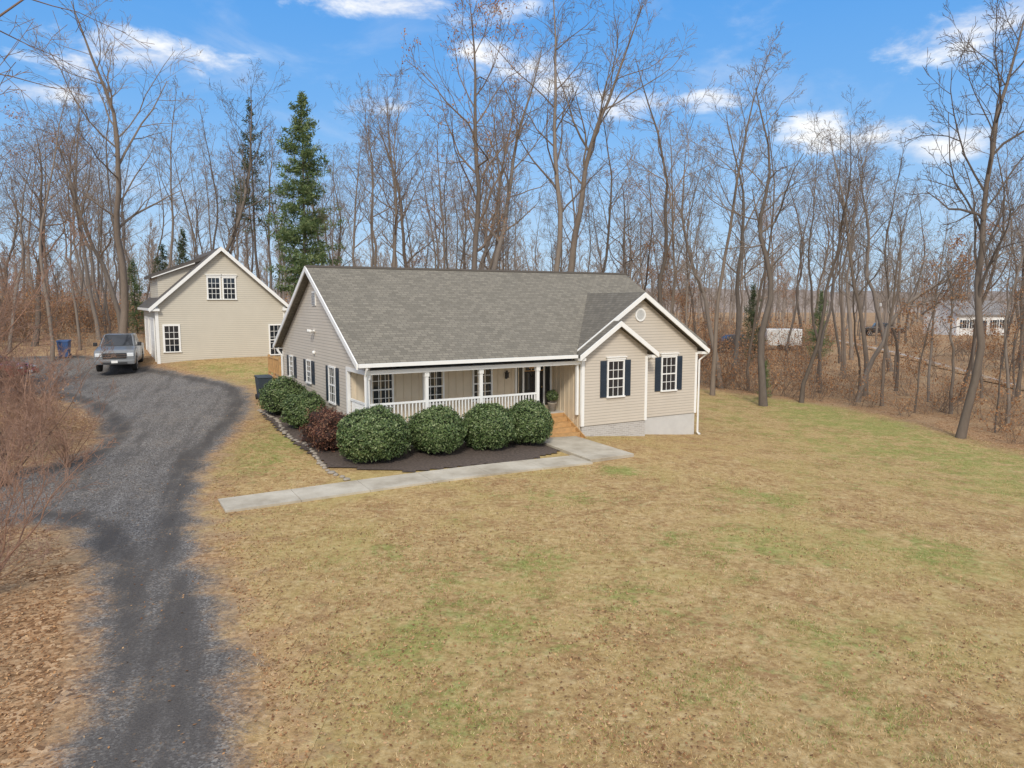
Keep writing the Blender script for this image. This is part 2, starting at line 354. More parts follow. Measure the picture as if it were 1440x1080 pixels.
def drive_mat(name,dark,light,pale):
    m,nt,bs=newmat(name); pos=nd(nt,'ShaderNodeNewGeometry').outputs['Position']
    la=nd(nt,'ShaderNodeAttribute',attribute_name='litter').outputs['Fac']; ga=nd(nt,'ShaderNodeAttribute',attribute_name='green').outputs['Fac']
    ed=nd(nt,'ShaderNodeAttribute',attribute_name='edge').outputs['Fac']
    gc,h=ground_color(nt,pos,la,ga)
    vo=nd(nt,'ShaderNodeTexVoronoi',{'Vector':pos,'Scale':36.0}); vc=nd(nt,'ShaderNodeSeparateColor',{0:vo.outputs['Color']}); vs=vc.outputs[0]
    rt=nd(nt,'ShaderNodeMapping',{'Vector':pos,'Rotation':(0,0,-.3)}).outputs[0]
    st=nd(nt,'ShaderNodeMapping',{'Vector':rt,'Scale':(1.0,.11,1.0)}).outputs[0]
    tr=noi(nt,st,2.0,6,.65,.3); nm=noi(nt,pos,.9,9,.78,.6); nf=noi(nt,pos,34,5,.75)
    gv=ramp(nt,vs,[(0,dark),(.6,light),(1,pale)])
    gv2=ramp(nt,nf,[(.3,tuple(x*.7 for x in dark)),(.7,tuple(a*.6+b*.4 for a,b in zip(dark,light)))])
    wt=M(nt,'ABSOLUTE',M(nt,'ADD',ed,.95)); wt=M(nt,'MULTIPLY',sstep(nt,wt,.55,.05),.17)
    k=M(nt,'SUBTRACT',M(nt,'ADD',M(nt,'MULTIPLY',tr,.65),M(nt,'MULTIPLY',nm,.35)),wt)
    c=mixc(nt,sstep(nt,k,.26,.6),gv2,gv)
    c=mixc(nt,M(nt,'MULTIPLY',sstep(nt,nm,.5,.75),.25),c,(.27,.225,.17))
    lf=M(nt,'MULTIPLY',M(nt,'GREATER_THAN',vc.outputs[1],.93),sstep(nt,nm,.45,.62))
    c=mixc(nt,M(nt,'MULTIPLY',lf,.6),c,(.3,.19,.10))
    e=M(nt,'ADD',ed,M(nt,'MULTIPLY',M(nt,'SUBTRACT',nm,.5),2.2)); e=M(nt,'ADD',e,M(nt,'MULTIPLY',M(nt,'SUBTRACT',nf,.5),1.1))
    c=mixc(nt,sstep(nt,e,-.7,.05),c,gc)
    nt.links.new(c,bs.inputs['Base Color']); bs.inputs['Roughness'].default_value=.95; bs.inputs['Specular IOR Level'].default_value=.12
    bump(nt,bs,M(nt,'ADD',vo.outputs['Distance'],nf),.4,.015)
    return m
DM=drive_mat('gravel',(.090,.081,.075),(.175,.162,.151),(.36,.34,.315))
sheet('driveway',drive,DM,.009,.25,label='dark grey gravel driveway curving up to the detached garage',cat='driveway')
cl=[gp(*p) for p in [(1150,474),(1230,490),(1300,507),(1370,526),(1460,551)]]; W2=1.9
lft=[(x+W2*.4,y+W2) for x,y in cl]; rgt=[(x-W2*.4,y-W2) for x,y in cl][::-1]
farroad=chaikin(lft+rgt,2)
sheet('road',farroad,drive_mat('pale_gravel',(.40,.38,.37),(.55,.53,.51),(.66,.64,.61)),.08,.5,label='pale gravel lane crossing the wood at far right',cat='road')
def slab_local(name,poly,h,mat,label,cat,ext=.3):
    b=MB(); pts=[]
    for u,v in poly: x,y=loc2w(u,v); pts.append((x,y,tz(x,y)+h))
    b.prism(pts,(0,0,-ext)); o=b.build(name,mat,bevel=.015); tag(o,label,cat,kind='structure'); return o
b=MB()
nseg=6
for i in range(nseg):
    u0=-13.7+i*(11.1/nseg); u1=-13.7+(i+1)*(11.1/nseg)-.012
    pts=[(*loc2w(u,v),) for u,v in ((u0,-4.3),(u1,-4.3),(u1,-3.15),(u0,-3.15))]
    b.prism([(x,y,tz(x,y)+.06) for x,y in pts],(0,0,-.3))
o=b.build('path',CONC); tag(o,'pale concrete front walk running from the driveway towards the steps','path',kind='structure')
slab_local('path',[(-2.55,-4.1),(-.6,-3.9),(-.55,-.42),(-2.5,-.42)],.11,CONC,'wider concrete pad in front of the wooden steps','path')
bed=chaikin([loc2w(u,v) for u,v in [(-10.0,-2.7),(-2.55,-3.0),(-2.45,.3),(-8.0,.6),(-8.3,9.5),(-10.2,9.5),(-10.35,3)]],1)
sheet('ground',bed,MULCH,.035,.2,label='dark mulch planting bed between the front walk and the porch',cat='ground',margin=.02)
sm=MB(); sm.lathe([(.4,-.5),(.9,-.25),(1,.1),(.75,.55),(.35,.75)],n=9)
protoS=None
edge=[(-10.25+.12*math.sin(v*1.3),v) for v in np.arange(-2.8,8.5,.3)]
for (u,v) in edge:
    x,y=loc2w(u+random.uniform(-.05,.05),v)
    if protoS is None:
        protoS=sm.build('edging_stone',STONE,smooth=True); o=protoS
        for vv in protoS.data.vertices: vv.co*= 1+.3*noise.noise(vv.co*1.7)
    else: o=protoS.copy(); C.objects.link(o)
    o.location=(x,y,tz(x,y)+.02); o.scale=(random.uniform(.08,.14),random.uniform(.06,.11),random.uniform(.05,.08)); o.rotation_euler=(0,0,random.uniform(0,6))
    tag(o,'pale rounded edging stone in the line along the mulch bed','stone','edging stones around the mulch bed')
# ------------------------------------------------------------------ HOUSE
house=empty('house',(OX,OY,0),TH,'single storey beige sided house with grey shingle roof, white front porch and two front gables','house')
RS=.553; RZ=3.18; RIDGEY=5.95; RIDGEZ=RZ+RS*(RIDGEY+.1)
b=MB(); b.box(-8.6,6.4,2.0,11.6,.35,2.9); b.box(0,3.2,0,2.0,.35,2.9); b.box(3.2,6.4,.5,2.0,.35,2.9); b.build('wall',SID,house)
b=MB(); b.prism([(-8.6,.15,2.9),(-8.6,11.6,2.9),(-8.6,11.6,3.2),(-8.6,5.95,6.34),(-8.6,.15,3.12)],(.2,0,0)); b.build('gable_wall',SID,house)
b=MB(); b.prism([(6.4,.6,2.9),(6.4,11.6,2.9),(6.4,11.6,3.2),(6.4,5.95,6.34),(6.4,.6,3.3)],(-.2,0,0)); b.build('gable_wall',SID,house)
b=MB(); b.prism([(0,.5,2.9),(6.4,.5,2.9),(6.4,.5,3.2),(3.2,.5,5.34),(0,.5,3.2)],(0,.2,0)); b.build('gable_wall',SID,house)
b=MB(); b.prism([(0,0,2.9),(3.2,0,2.9),(3.2,0,3.2),(1.6,0,4.24),(0,0,3.2)],(0,.2,0)); b.build('gable_wall',SID,house)
boxes('foundation',BRICK,house,(.02,3.18,.03,2.2,-2,.35),(-8.57,-.0,2.03,11.5,-1,.35))
FW=simple('pale_foundation',(.56,.55,.53),.8,.06,3)
boxes('foundation',FW,house,(3.2,6.37,.53,11.5,-2.5,.35))
T=.13
b=MB(); b.prism([(-8.9,-.1,RZ),(-.35,-.1,RZ),(3.2,4.13,RZ+RS*4.23),(6.7,.22,RZ+RS*.32),(6.7,RIDGEY,RIDGEZ),(-8.9,RIDGEY,RIDGEZ)],(0,0,-T))
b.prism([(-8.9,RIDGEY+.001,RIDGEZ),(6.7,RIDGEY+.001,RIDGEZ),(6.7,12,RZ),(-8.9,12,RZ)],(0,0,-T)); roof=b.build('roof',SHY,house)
GS=.668; GE=3.14; GR=GE+GS*3.55
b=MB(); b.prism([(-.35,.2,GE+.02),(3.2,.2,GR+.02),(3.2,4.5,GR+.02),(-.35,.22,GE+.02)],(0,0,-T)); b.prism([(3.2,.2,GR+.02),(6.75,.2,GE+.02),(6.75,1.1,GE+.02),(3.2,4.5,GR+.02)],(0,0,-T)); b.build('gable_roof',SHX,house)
SR=GE+GS*1.9
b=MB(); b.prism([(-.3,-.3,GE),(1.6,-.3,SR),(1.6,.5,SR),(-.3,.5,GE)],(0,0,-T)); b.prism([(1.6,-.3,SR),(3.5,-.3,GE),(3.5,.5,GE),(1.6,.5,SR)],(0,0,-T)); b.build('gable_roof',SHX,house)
RC=simple('ridge_cap_shingle',(.085,.07,.055),.9)
b=MB(); b.prism([(-8.92,5.82,RIDGEZ-.05),(-8.92,5.95,RIDGEZ+.035),(-8.92,6.08,RIDGEZ-.05)],(15.64,0,0)); b.build('ridge_cap',RC,roof)
def rake(x0,x1,pts,parent=house):
    for (y0,z0),(y1,z1) in pts: 
        b=MB(); b.prism([(x0,y0,z0),(x0,y1,z1),(x0,y1,z1-.2),(x0,y0,z0-.2)],(x1-x0,0,0)); b.build('rake_board',WHITE,parent)
rake(-8.95,-8.903,[((-.12,RZ-.02),(5.948,RIDGEZ-.005)),((5.952,RIDGEZ-.005),(12.02,RZ-.02))])
def rakey(y0,y1,pts,parent=house,h=.2):
    for (x0,z0),(x1,z1) in pts: 
        b=MB(); b.prism([(x0,y0,z0),(x1,y0,z1),(x1,y0,z1-h),(x0,y0,z0-h)],(0,y1-y0,0)); b.build('rake_board',WHITE,parent)
rakey(.15,.197,[((-.37,GE),(3.199,GR+.012)),((3.201,GR+.012),(6.77,GE))])
rakey(-.35,-.303,[((-.32,GE-.015),(1.599,SR-.005)),((1.601,SR-.005),(3.52,GE-.015))])
boxes('eave_return',WHITE,house,(3.22,3.55,-.28,0.0,2.92,3.03),(6.42,6.8,.22,.6,2.92,3.03),(-.3,-.02,-.28,.1,2.92,3.03))
boxes('gutter',WHITE,house,(-8.9,-.36,-.235,-.103,3.03,3.15),(6.77,6.88,.22,3.0,3.0,3.13))
def downspout(x,y,z0,z1,dx=0,dy=0):
    b=MB(); b.tube([Vector((x+dx,y+dy,z1)),Vector((x+dx,y+dy,z1-.1)),Vector((x,y,z1-.35)),Vector((x,y,z0)),Vector((x,y-.15,z0-.08))],[.045]*5,4,caps=True); b.build('downspout',WHITE,house)
downspout(-8.62,-.02,.3,3.06,0,-.15); downspout(3.3,.42,-.2,3.0,.1,-.5); downspout(6.5,.45,-.5,3.0,.3,-.1); downspout(-8.68,11.4,1.0,3.05,-.15,.2)
boxes('corner_board',WHITE,house,(-.04,.1,-.02,.08,.35,2.98),(3.1,3.22,-.02,.08,.35,2.98),(6.3,6.42,.48,.6,.35,2.98),(-8.62,-8.5,1.97,2.09,.35,2.9),(-8.62,-8.5,11.5,11.62,.35,2.9))
# porch
b=MB(); b.box(-8.6,-1.86,.1,2.0,.66,.8); b.box(-1.86,-.03,1.15,2.0,.66,.8); b.build('porch_floor',simple('porch_boards',(.5,.48,.45),.7,.15,5),house)
boxes('porch_skirt',WHITE,house,(-8.58,-1.88,.14,.18,-.2,.66),(-8.58,-8.54,.18,2.0,-.2,.66))
boxes('porch_ceiling',WHITE,house,(-8.4,-.03,.3,1.95,2.86,2.9))
boxes('porch_beam',WHITE,house,(-8.62,-.02,.06,.26,2.76,2.9),(-8.62,-8.42,.26,1.97,2.76,2.9))
b=MB(); b.box(-8.45,-.03,1.965,1.998,.8,2.86)
x=-8.3
while x<-.1: b.box(x-.02,x+.02,1.94,1.966,.8,2.86); x+=.3
b.build('porch_wall',BB,house)
b=MB(); b.box(-.03,-.002,.1,1.96,-.3,2.86); y=.25
while y<1.9: b.box(-.052,-.031,y-.02,y+.02,-.3,2.86); y+=.3
b.build('porch_wall',BB,house)
posts=[-8.5,-6.4,-4.3,-1.92]
p0=None
for x in posts:
    if p0 is None:
        b=MB(); b.box(-.06,.06,-.06,.06,.8,2.76); b.box(-.085,.085,-.085,.085,.8,1.0); b.box(-.085,.085,-.085,.085,2.6,2.76); p0=b.build('porch_post',WHITE,house,bevel=.008); o=p0
    else: o=p0.copy(); C.objects.link(o)
    o.location=(x,.17,0)
b=MB(); b.box(-.05,.05,-.05,.05,.8,2.76); o=b.build('porch_post',WHITE,house); o.location=(-.12,.17,0)
bal=None
for x0,x1 in zip(posts[:-1],posts[1:]):
    b=MB(); b.box(x0+.061,x1-.061,.14,.2,1.72,1.79); b.box(x0+.061,x1-.061,.15,.19,.88,.93); r=b.build('railing',WHITE,house)
    n=int((x1-x0-.1)/.125)
    for i in range(n):
        if bal is None:
            b=MB(); b.box(-.02,.02,-.02,.02,.93,1.72); bal=b.build('baluster',WHITE,r); o=bal
        else: o=bal.copy(); C.objects.link(o); o.parent=r
        o.location=(x0+.061+(i+.5)*(x1-x0-.122)/n,.17,0)
b=MB(); b.box(-8.53,-8.47,.24,1.95,1.72,1.79); b.box(-8.52,-8.48,.24,1.95,.88,.93); r=b.build('railing',WHITE,house)
for i in range(12):
    o=bal.copy(); C.objects.link(o); o.parent=r; o.location=(-8.5,.3+i*.135,0)
for i in range(5):
    z=.8-.165*(i+1); y1=1.15-.3*i
    b=MB(); b.box(-1.8,-.1,y1-.31,y1,z-.04,z); b.box(-1.78,-.12,y1-.02,y1-.002,z,z+.125); b.build('step',WOOD,house)
prisms('stair_stringer',WOOD,house,([(-1.86,1.15,.76),(-1.86,1.15,-.2),(-1.86,-.4,-.2),(-1.86,-.4,.0)],(.05,0,0)),([(-.1,1.15,.76),(-.1,1.15,-.2),(-.1,-.4,-.2),(-.1,-.4,.0)],(.04,0,0)))
def mpf(y): return lambda a,o,z:(a,y-o,z)
def mpl(x): return lambda a,o,z:(x-o,a,z)
def mbox(b,mp,a0,a1,o0,o1,z0,z1):
    p=[mp(a0,o0,z0),mp(a1,o0,z0),mp(a1,o1,z0),mp(a0,o1,z0),mp(a0,o0,z1),mp(a1,o0,z1),mp(a1,o1,z1),mp(a0,o1,z1)]
    b.add(p,[(0,3,2,1),(4,5,6,7),(0,1,5,4),(1,2,6,5),(2,3,7,6),(3,0,4,7)])
def window(parent,mp,ac,w,z0,z1,nx=3,ny=4,head=False,shut=0,fr=.065,off=0,framemat=WHITE):
    a0,a1=ac-w/2,ac+w/2; b=MB(); zz=(z0+z1)/2
    mbox(b,mp,a0-fr,a0,.0+off,.05+off,z0,z1); mbox(b,mp,a1,a1+fr,off,.05+off,z0,z1); mbox(b,mp,a0-fr,a1+fr,off,.052+off,z1,z1+fr); mbox(b,mp,a0,a1,off,.04+off,zz-.025,zz+.025)
    if head: mbox(b,mp,a0-fr-.03,a1+fr+.03,off,.07+off,z1+fr,z1+fr+.09); mbox(b,mp,a0-fr-.07,a1+fr+.07,off,.11+off,z1+fr+.09,z1+fr+.13)
    w0=b.build('window',framemat,parent)
    b=MB(); mbox(b,mp,a0,a1,off+.004,off+.012,z0,z1); b.build('pane',GLASS,w0)
    b=MB()
    for i in range(1,nx): x=a0+(a1-a0)*i/nx; mbox(b,mp,x-.011,x+.011,off+.014,off+.024,z0,z1)
    for j in range(1,ny):
        if j*2==ny: continue
        z=z0+(z1-z0)*j/ny; mbox(b,mp,a0,a1,off+.014,off+.026,z-.011,z+.011)
    b.build('muntin',WHITE,w0)
    b=MB(); mbox(b,mp,a0-fr-.03,a1+fr+.03,off,.08+off,z0-.06,z0); b.build('sill',WHITE,w0)
    if shut:
        for s in (-1,1):
            c=ac+s*(w/2+fr+.02+shut/2); b=MB(); mbox(b,mp,c-shut/2,c+shut/2,off,.03+off,z0-.03,z1+.04)
            for q0,q1 in ((.05,.47),(.53,.95)):
                n=11
                for k in range(n):
                    za=z0+(z1-z0)*(q0+(q1-q0)*k/n); mbox(b,mp,c-shut/2+.04,c+shut/2-.04,.03+off,.042+off,za,za+(z1-z0)*.022)
            b.build('shutter',NAVY,parent)
window(house,mpf(0),1.6,.72,1.45,2.82,head=True,shut=.30)
window(house,mpf(.5),4.8,.72,1.45,2.82,head=True,shut=.30)
for x in (-7.35,-5.35,-3.3): window(house,mpf(1.965),x,.74,1.4,2.65,off=.0)
window(house,mpl(-8.6),3.75,.72,1.45,2.72,shut=.36); window(house,mpl(-8.6),7.0,.6,1.9,2.75,2,4,shut=.45,fr=.05); window(house,mpl(-8.6),9.9,.6,1.9,2.75,2,4,shut=.45,fr=.05)
b=MB(); y=1.965
for a0,a1 in ((-1.85,-1.78),(-1.52,-1.45),(-.55,-.48),(-.22,-.15)): b.box(a0,a1,y-.06,y,.8,2.78)
b.box(-1.88,-.12,y-.07,y,2.78,2.855); dr=b.build('door',WHITE,house,)
b=MB(); b.box(-1.45,-.55,y-.03,y-.002,.82,2.4); b.box(-1.3,-.7,y-.045,y-.03,.95,1.5); b.build('door_panel',BLACK,dr)
b=MB(); b.box(-1.33,-.67,y-.04,y-.031,1.65,2.32); b.box(-1.45,-.55,y-.02,y-.002,2.43,2.78); b.box(-1.78,-1.52,y-.02,y-.002,1.0,2.7); b.box(-.48,-.22,y-.02,y-.002,1.0,2.7); b.build('pane',GLASS,dr)
b=MB(); b.box(-1.45,-.55,y-.05,y-.022,2.4,2.43); b.box(-1.2,-.8,y-.03,y-.0215,2.5,2.72); b.build('transom_panel',WOOD,dr)
b=MB(); b.lathe([(.01,0),(.03,.02),(.03,.05),(.01,.06)],(-.63,y-.1,1.75),10,'y'); b.build('handle',simple('brass',(.5,.36,.15),.3,.05,metal=1),dr)
b=MB(); b.box(-.05,.05,-.02,0,-.05,.2); b.prism([(-.07,-.12,0),(.07,-.12,0),(.07,-.02,0),(-.07,-.02,0)],(0,0,.02)); b.box(-.055,.055,-.12,-.03,.02,.18); b.prism([(-.08,-.14,.18),(.08,-.14,.18),(.08,-.01,.18),(-.08,-.01,.18)],(0,0,.03)); b.box(-.03,.03,-.09,-.05,.21,.28)
o=b.build('wall_lantern',BLACK,house); o.location=(-2.25,1.95,2.2)
b=MB(); b.lathe([(.27,0),(.27,-.05),(.2,-.05),(.2,-.02)],(3.2,.5,4.62),24,'y'); rv=b.build('round_vent',WHITE,house)
b=MB()
for k in range(-4,5):
    z=k*.042; w=math.sqrt(max(0,.19**2-z*z)); b.box(3.2-w,3.2+w,.455,.48,4.62+z-.012,4.62+z+.012)
b.build('vent_slats',simple('vent_grey',(.66,.66,.64),.6),rv)
b=MB(); b.box(-8.64,-8.6,5.7,6.2,5.0,5.55); lv=b.build('attic_vent',WHITE,house)
b=MB()
for k in range(8): b.box(-8.66,-8.64,5.74,6.16,5.04+k*.06,5.07+k*.06)
b.build('vent_slats',simple('vent_shade',(.3,.3,.3),.6),lv)
b=MB(); b.box(-8.66,-8.6,6.0,6.1,3.95,4.05); b.lathe([(.03,0),(.07,-.1),(.08,-.16)],(-8.68,5.95,4.0),10,'x'); b.lathe([(.03,0),(.07,-.1),(.08,-.16)],(-8.68,6.2,4.0),10,'x'); b.build('flood_light',WHITE,house,True)
b=MB(); b.lathe([(.08,0),(.08,-.05),(.05,-.1)],(-8.6,6.1,3.15),12,'x'); b.build('security_dome',WHITE,house,True)
b=MB(); b.box(-8.75,-3,11.65,14.2,1.55,1.62); b.box(-8.75,-3,14.16,14.2,1.35,1.55); dk=b.build('deck',WOOD,house)
for x,y in ((-8.7,11.8),(-8.7,13.0),(-8.7,14.1),(-7.0,14.1),(-5.0,14.1)): boxes('deck_post',WOOD,dk,(x-.05,x+.05,y-.05,y+.05,.3,2.6))
b=MB()
for z in (2.45,1.75): b.box(-8.73,-8.67,11.8,14.1,z,z+.06)
for k in range(17): b.box(-8.715,-8.685,11.9+k*.13,11.93+k*.13,1.75,2.5)
b.build('deck_railing',WOOD,dk)
# ------------------------------------------------------------------ GARAGE
gx,gy=xyd(222,42,-3.3)
gar=empty('garage',(gx,gy,1.78),TH,'detached beige garage with steep gable and dark roof at the end of the driveway','garage')
b=MB(); b.box(0,7.2,0,9.2,-1,3.2); b.build('wall',SIDG,gar)
prisms('gable_wall',SIDG,gar,([(0,0,3.2),(7.2,0,3.2),(7.2,0,3.25),(3.6,0,6.37),(0,0,3.25)],(0,.2,0)),([(0,9,3.2),(7.2,9,3.2),(7.2,9,3.25),(3.6,9,6.37),(0,9,3.25)],(0,.2,0)))
DR=simple('dark_shingle',(.095,.085,.078),.9,.25,12,.3)
rt=3.2+.9*3.6+.12; eo=.3
b=MB(); b.prism([(-eo,-.3,rt-.9*(3.6+eo)),(3.6,-.3,rt),(3.6,9.5,rt),(-eo,9.5,rt-.9*(3.6+eo))],(0,0,-.15)); b.prism([(3.6,-.3,rt),(7.2+eo,-.3,rt-.9*(3.6+eo)),(7.2+eo,9.5,rt-.9*(3.6+eo)),(3.6,9.5,rt)],(0,0,-.15)); b.build('roof',DR,gar)
zl=rt-.9*(3.6+eo)
rakey(-.35,-.303,[((-eo-.03,zl-.02),(3.599,rt)),((3.601,rt),(7.2+eo+.03,zl-.02))],gar,.24)
boxes('eave_return',WHITE,gar,(-eo,.2,-.3,-.02,zl-.2,zl-.06),(7.0,7.2+eo,-.3,-.02,zl-.2,zl-.06)); boxes('gutter',WHITE,gar,(-eo-.06,-eo,-.3,9.5,zl-.18,zl-.04))
b=MB(); b.box(-.03,.14,-.03,.02,-1,3.1); b.box(-.03,-.002,.02,.16,-1,3.1); b.build('corner_board',WHITE,gar); boxes('corner_board',WHITE,gar,(7.06,7.23,-.03,.02,-1,3.1))
for c in (2.35,6.4):
    b=MB(); b.box(-.02,0,c-1.35,c+1.35,0,2.3)
    for k in range(4): b.box(-.035,-.021,c-1.28,c+1.28,.06+k*.56,.56+k*.56)
    gd=b.build('garage_door',WHITE,gar)
    b=MB(); b.box(-.06,-.002,c-1.5,c-1.36,-.2,2.45); b.box(-.06,-.002,c+1.36,c+1.5,-.2,2.45); b.box(-.06,-.002,c-1.36,c+1.36,2.31,2.45); b.build('door_frame',WHITE,gd)
b=MB(); b.prism([(.35,2.0,3.4),(.35,2.0,4.95),(3.0,2.0,5.85),(3.0,2.0,3.4)],(0,5.6,0)); dm=b.build('dormer',SIDG,gar)
b=MB(); b.prism([(.05,1.75,5.0),(3.45,1.75,6.3),(3.45,8.0,6.3),(.05,8.0,5.0)],(0,0,-.22)); b.build('dormer_roof',DR,dm)
b=MB(); b.prism([(.03,1.71,4.8),(2.4,1.71,5.7),(2.4,1.71,5.64),(.03,1.71,4.74)],(0,.04,0)); b.build('rake_board',WHITE,dm)
window(gar,mpf(0),3.15,.62,3.55,4.75,3,4,True,fr=.08); window(gar,mpf(0),4.0,.62,3.55,4.75,3,4,True,fr=.08)
window(gar,mpf(0),.78,.72,.55,2.0,3,4,fr=.1); window(gar,mpf(0),6.6,.72,.2,1.95,3,5,fr=.08)
# ------------------------------------------------------------------ VEHICLES
RUB=simple('tyre_rubber',(.02,.02,.02),.8); ALU=simple('rim_metal',(.45,.45,.46),.35,.05,metal=.8); CHR=simple('chrome',(.6,.6,.62),.15,.02,metal=1)
LAMP=simple('lamp_lens',(.75,.78,.8),.1,.03,spec=.8); REDL=simple('tail_lens',(.4,.02,.02),.2); DPL=simple('dark_plastic',(.025,.025,.027),.6)
def arc(yc,zc,r,n=8): return [(yc+r*math.cos(math.pi*k/n),zc+r*math.sin(math.pi*k/n)) for k in range(n+1)]
def vehicle(name,loc,rz,paint,label,pickup=True,group=None):
    t=empty(name,loc,rz,label,'truck' if pickup else 'car',group)
    if pickup: L=2.9;W=.96;wy=(-1.85,1.85);wr=.42;hood=1.22;belt=1.32;top=1.93;cab=(-1.55,1.25,-.5,1.0)
    else: L=2.3;W=.9;wy=(-1.4,1.4);wr=.34;hood=.95;belt=1.05;top=1.62;cab=(-1.15,2.1,-.45,1.7)
    pr=[(-L+.1,.42),(-L,.62),(-L+.04,hood-.2),(-L+.3,hood-.03),(-L+.8,hood+.03),(cab[0],belt),(L-.04,belt-.02),(L,.65),(L-.06,.42)]
    lower=[(L-.06,.42)]+arc(wy[1],wr,wr+.09)+arc(wy[0],wr,wr+.09)+[(-L+.1,.42)]
    poly=pr[:-1]+lower[:-1]
    b=MB(); b.prism([(-W,y,z) for y,z in poly],(2*W,0,0)); b.build('body',paint,t,bevel=.1)
    y0,y1,t0,t1=cab; w0,w1=W-.08,W-.24
    vb=[(-w0,y0,belt-.02),(w0,y0,belt-.02),(w0,y1,belt-.02),(-w0,y1,belt-.02),(-w1,t0,top),(w1,t0,top),(w1,t1,top),(-w1,t1,top)]
    b=MB(); b.add(vb,[(0,3,2,1),(4,5,6,7),(0,1,5,4),(1,2,6,5),(2,3,7,6),(3,0,4,7)]); b.build('cabin',paint,t,bevel=.1)
    def pane(nm,q,ins=.1,offs=.012,mat=GLASS):
        q=[Vector(p) for p in q]; c=sum(q,Vector())/4; n=(q[1]-q[0]).cross(q[3]-q[0]).normalized()
        if n.dot(c-Vector((0,(y0+y1)/2,(belt+top)/2)))<0: n=-n
        q=[c+(p-c)*(1-ins)+n*offs for p in q]; b=MB(); b.prism(q,n*.006); b.build(nm,mat,t)
    pane('windshield',[vb[0],vb[1],vb[5],vb[4]],.12); pane('rear_window',[vb[3],vb[2],vb[6],vb[7]],.15)
    pane('side_window',[vb[1],vb[2],vb[6],vb[5]],.18); pane('side_window',[vb[0],vb[3],vb[7],vb[4]],.18)
    b=MB(); gw=.55 if pickup else .4
    b.box(-gw,gw,-L-.015,-L+.07,.74,hood-.19); gri=b.build('grille',DPL,t,bevel=.015)
    for k in range(2): z=.8+k*.12; boxes('grille_bar',CHR,gri,(-gw-.02,gw+.02,-L-.035,-L-.016,z,z+.045))
    b=MB(); b.lathe([(.09,0),(.09,-.02)],(0,-L-.035,.9),14,'y'); b.build('badge',CHR,gri)
    for s in (-1,1):
        b=MB(); b.box(min(s*(gw+.04),s*(W-.06)),max(s*(gw+.04),s*(W-.06)),-L-.012,-L+.16,.84,hood-.19); b.build('headlight',LAMP,t,bevel=.03)
        b=MB(); b.box(min(s*(W-.2),s*(W-.02)),max(s*(W-.2),s*(W-.02)),L-.05,L+.012,.8,belt-.08); b.build('tail_light',REDL,t)
        b=MB(); b.box(min(s*W,s*(W+.2)),max(s*W,s*(W+.2)),y0+.25,y0+.37,belt,belt+.2); b.build('mirror',DPL if pickup else paint,t,bevel=.03)
    b=MB(); b.box(-W+.02,W-.02,-L-.09,-L+.12,.44,.68); b.build('bumper',paint,t,bevel=.05)
    b=MB(); b.box(-.6,.6,-L-.1,-L-.0905,.48,.56); b.build('air_intake',DPL,t)
    b=MB(); b.box(-.15,.15,-L-.115,-L-.101,.52,.65); b.build('licence_plate',WHITE,t)
    if pickup: b=MB(); b.box(-W+.1,W-.1,cab[1]+.12,L-.1,belt-.03,belt+.0); b.build('cargo_bed',DPL,t)
    for y in wy:
        for s in (-1,1):
            b=MB(); b.lathe([(wr-.12,-.12),(wr-.02,-.12),(wr,-.08),(wr,.08),(wr-.02,.12),(wr-.12,.12)],n=22,axis='x'); w=b.build('wheel',RUB,t); w.location=(s*(W-.12),y,wr)
            b=MB(); b.lathe([(wr-.13,-.02),(wr-.12,s*.125),(.1,s*.1),(.07,s*.13)],n=12,axis='x'); b.build('rim',ALU,w)
    return t
tx,ty=xyd(171,41.3,-3.7)
truck=vehicle('pickup_truck',(tx,ty,tz(tx,ty)+.02),R(22),simple('grey_car_paint',(.185,.195,.205),.3,.04,coat=.6),'grey pickup truck facing the camera beside the detached garage')
rx,ry=xyd(-30,36.5,-3.8)
vehicle('parked_car',(rx,ry,tz(rx,ry)+.02),R(98),simple('red_car_paint',(.40,.02,.02),.3,.05,coat=.6),'red car cut off by the left edge of the driveway turnaround',False)
fx,fy=xyd(1240,110,-4.8)
vehicle('pickup_truck',(fx,fy,tz(fx,fy)),R(75),simple('black_car_paint',(.03,.032,.036),.3,.05,coat=.6),'dark pickup truck far off among the trees near the white neighbour house')
fx,fy=xyd(1030,80,-4.8)
vehicle('pickup_truck',(fx,fy,tz(fx,fy)),R(-80),simple('faded_black_paint',(.03,.03,.032),.4,.05),'dark pickup truck far off in the wood left of the white trailer')
fx,fy=xyd(1100,84,-4.8); t=empty('enclosed_trailer',(fx,fy,tz(fx,fy)),R(-8),'white enclosed trailer far off between the trees','trailer')
b=MB(); b.box(-1.9,1.9,-1,1,.5,2.4); b.build('body',WHITE,t,bevel=.08)
for s in (-.5,.4):
    b=MB(); b.lathe([(.2,-.1),(.33,-.1),(.33,.1),(.2,.1)],(s,-1.02,.33),16,'y'); b.build('wheel',RUB,t)
b=MB(); b.prism([(1.9,-.5,.5),(1.9,.5,.5),(3.0,0,.5)],(0,0,.08)); b.build('tow_hitch',DPL,t)
b=MB(); b.box(-1.93,-1.9,-.85,.85,.6,2.3); b.build('rear_door',simple('trailer_door_grey',(.55,.55,.55),.5),t)
fx,fy=xyd(1358,116,-4.6); nh=empty('house',(fx,fy,tz(fx,fy)-.1),R(14),'distant white neighbour house with grey roof seen through the trees at far right','house')
b=MB(); b.box(-5.0,5.0,-3.2,3.2,-1,3.4); b.build('wall',siding('white_siding',(.85,.85,.83)),nh)
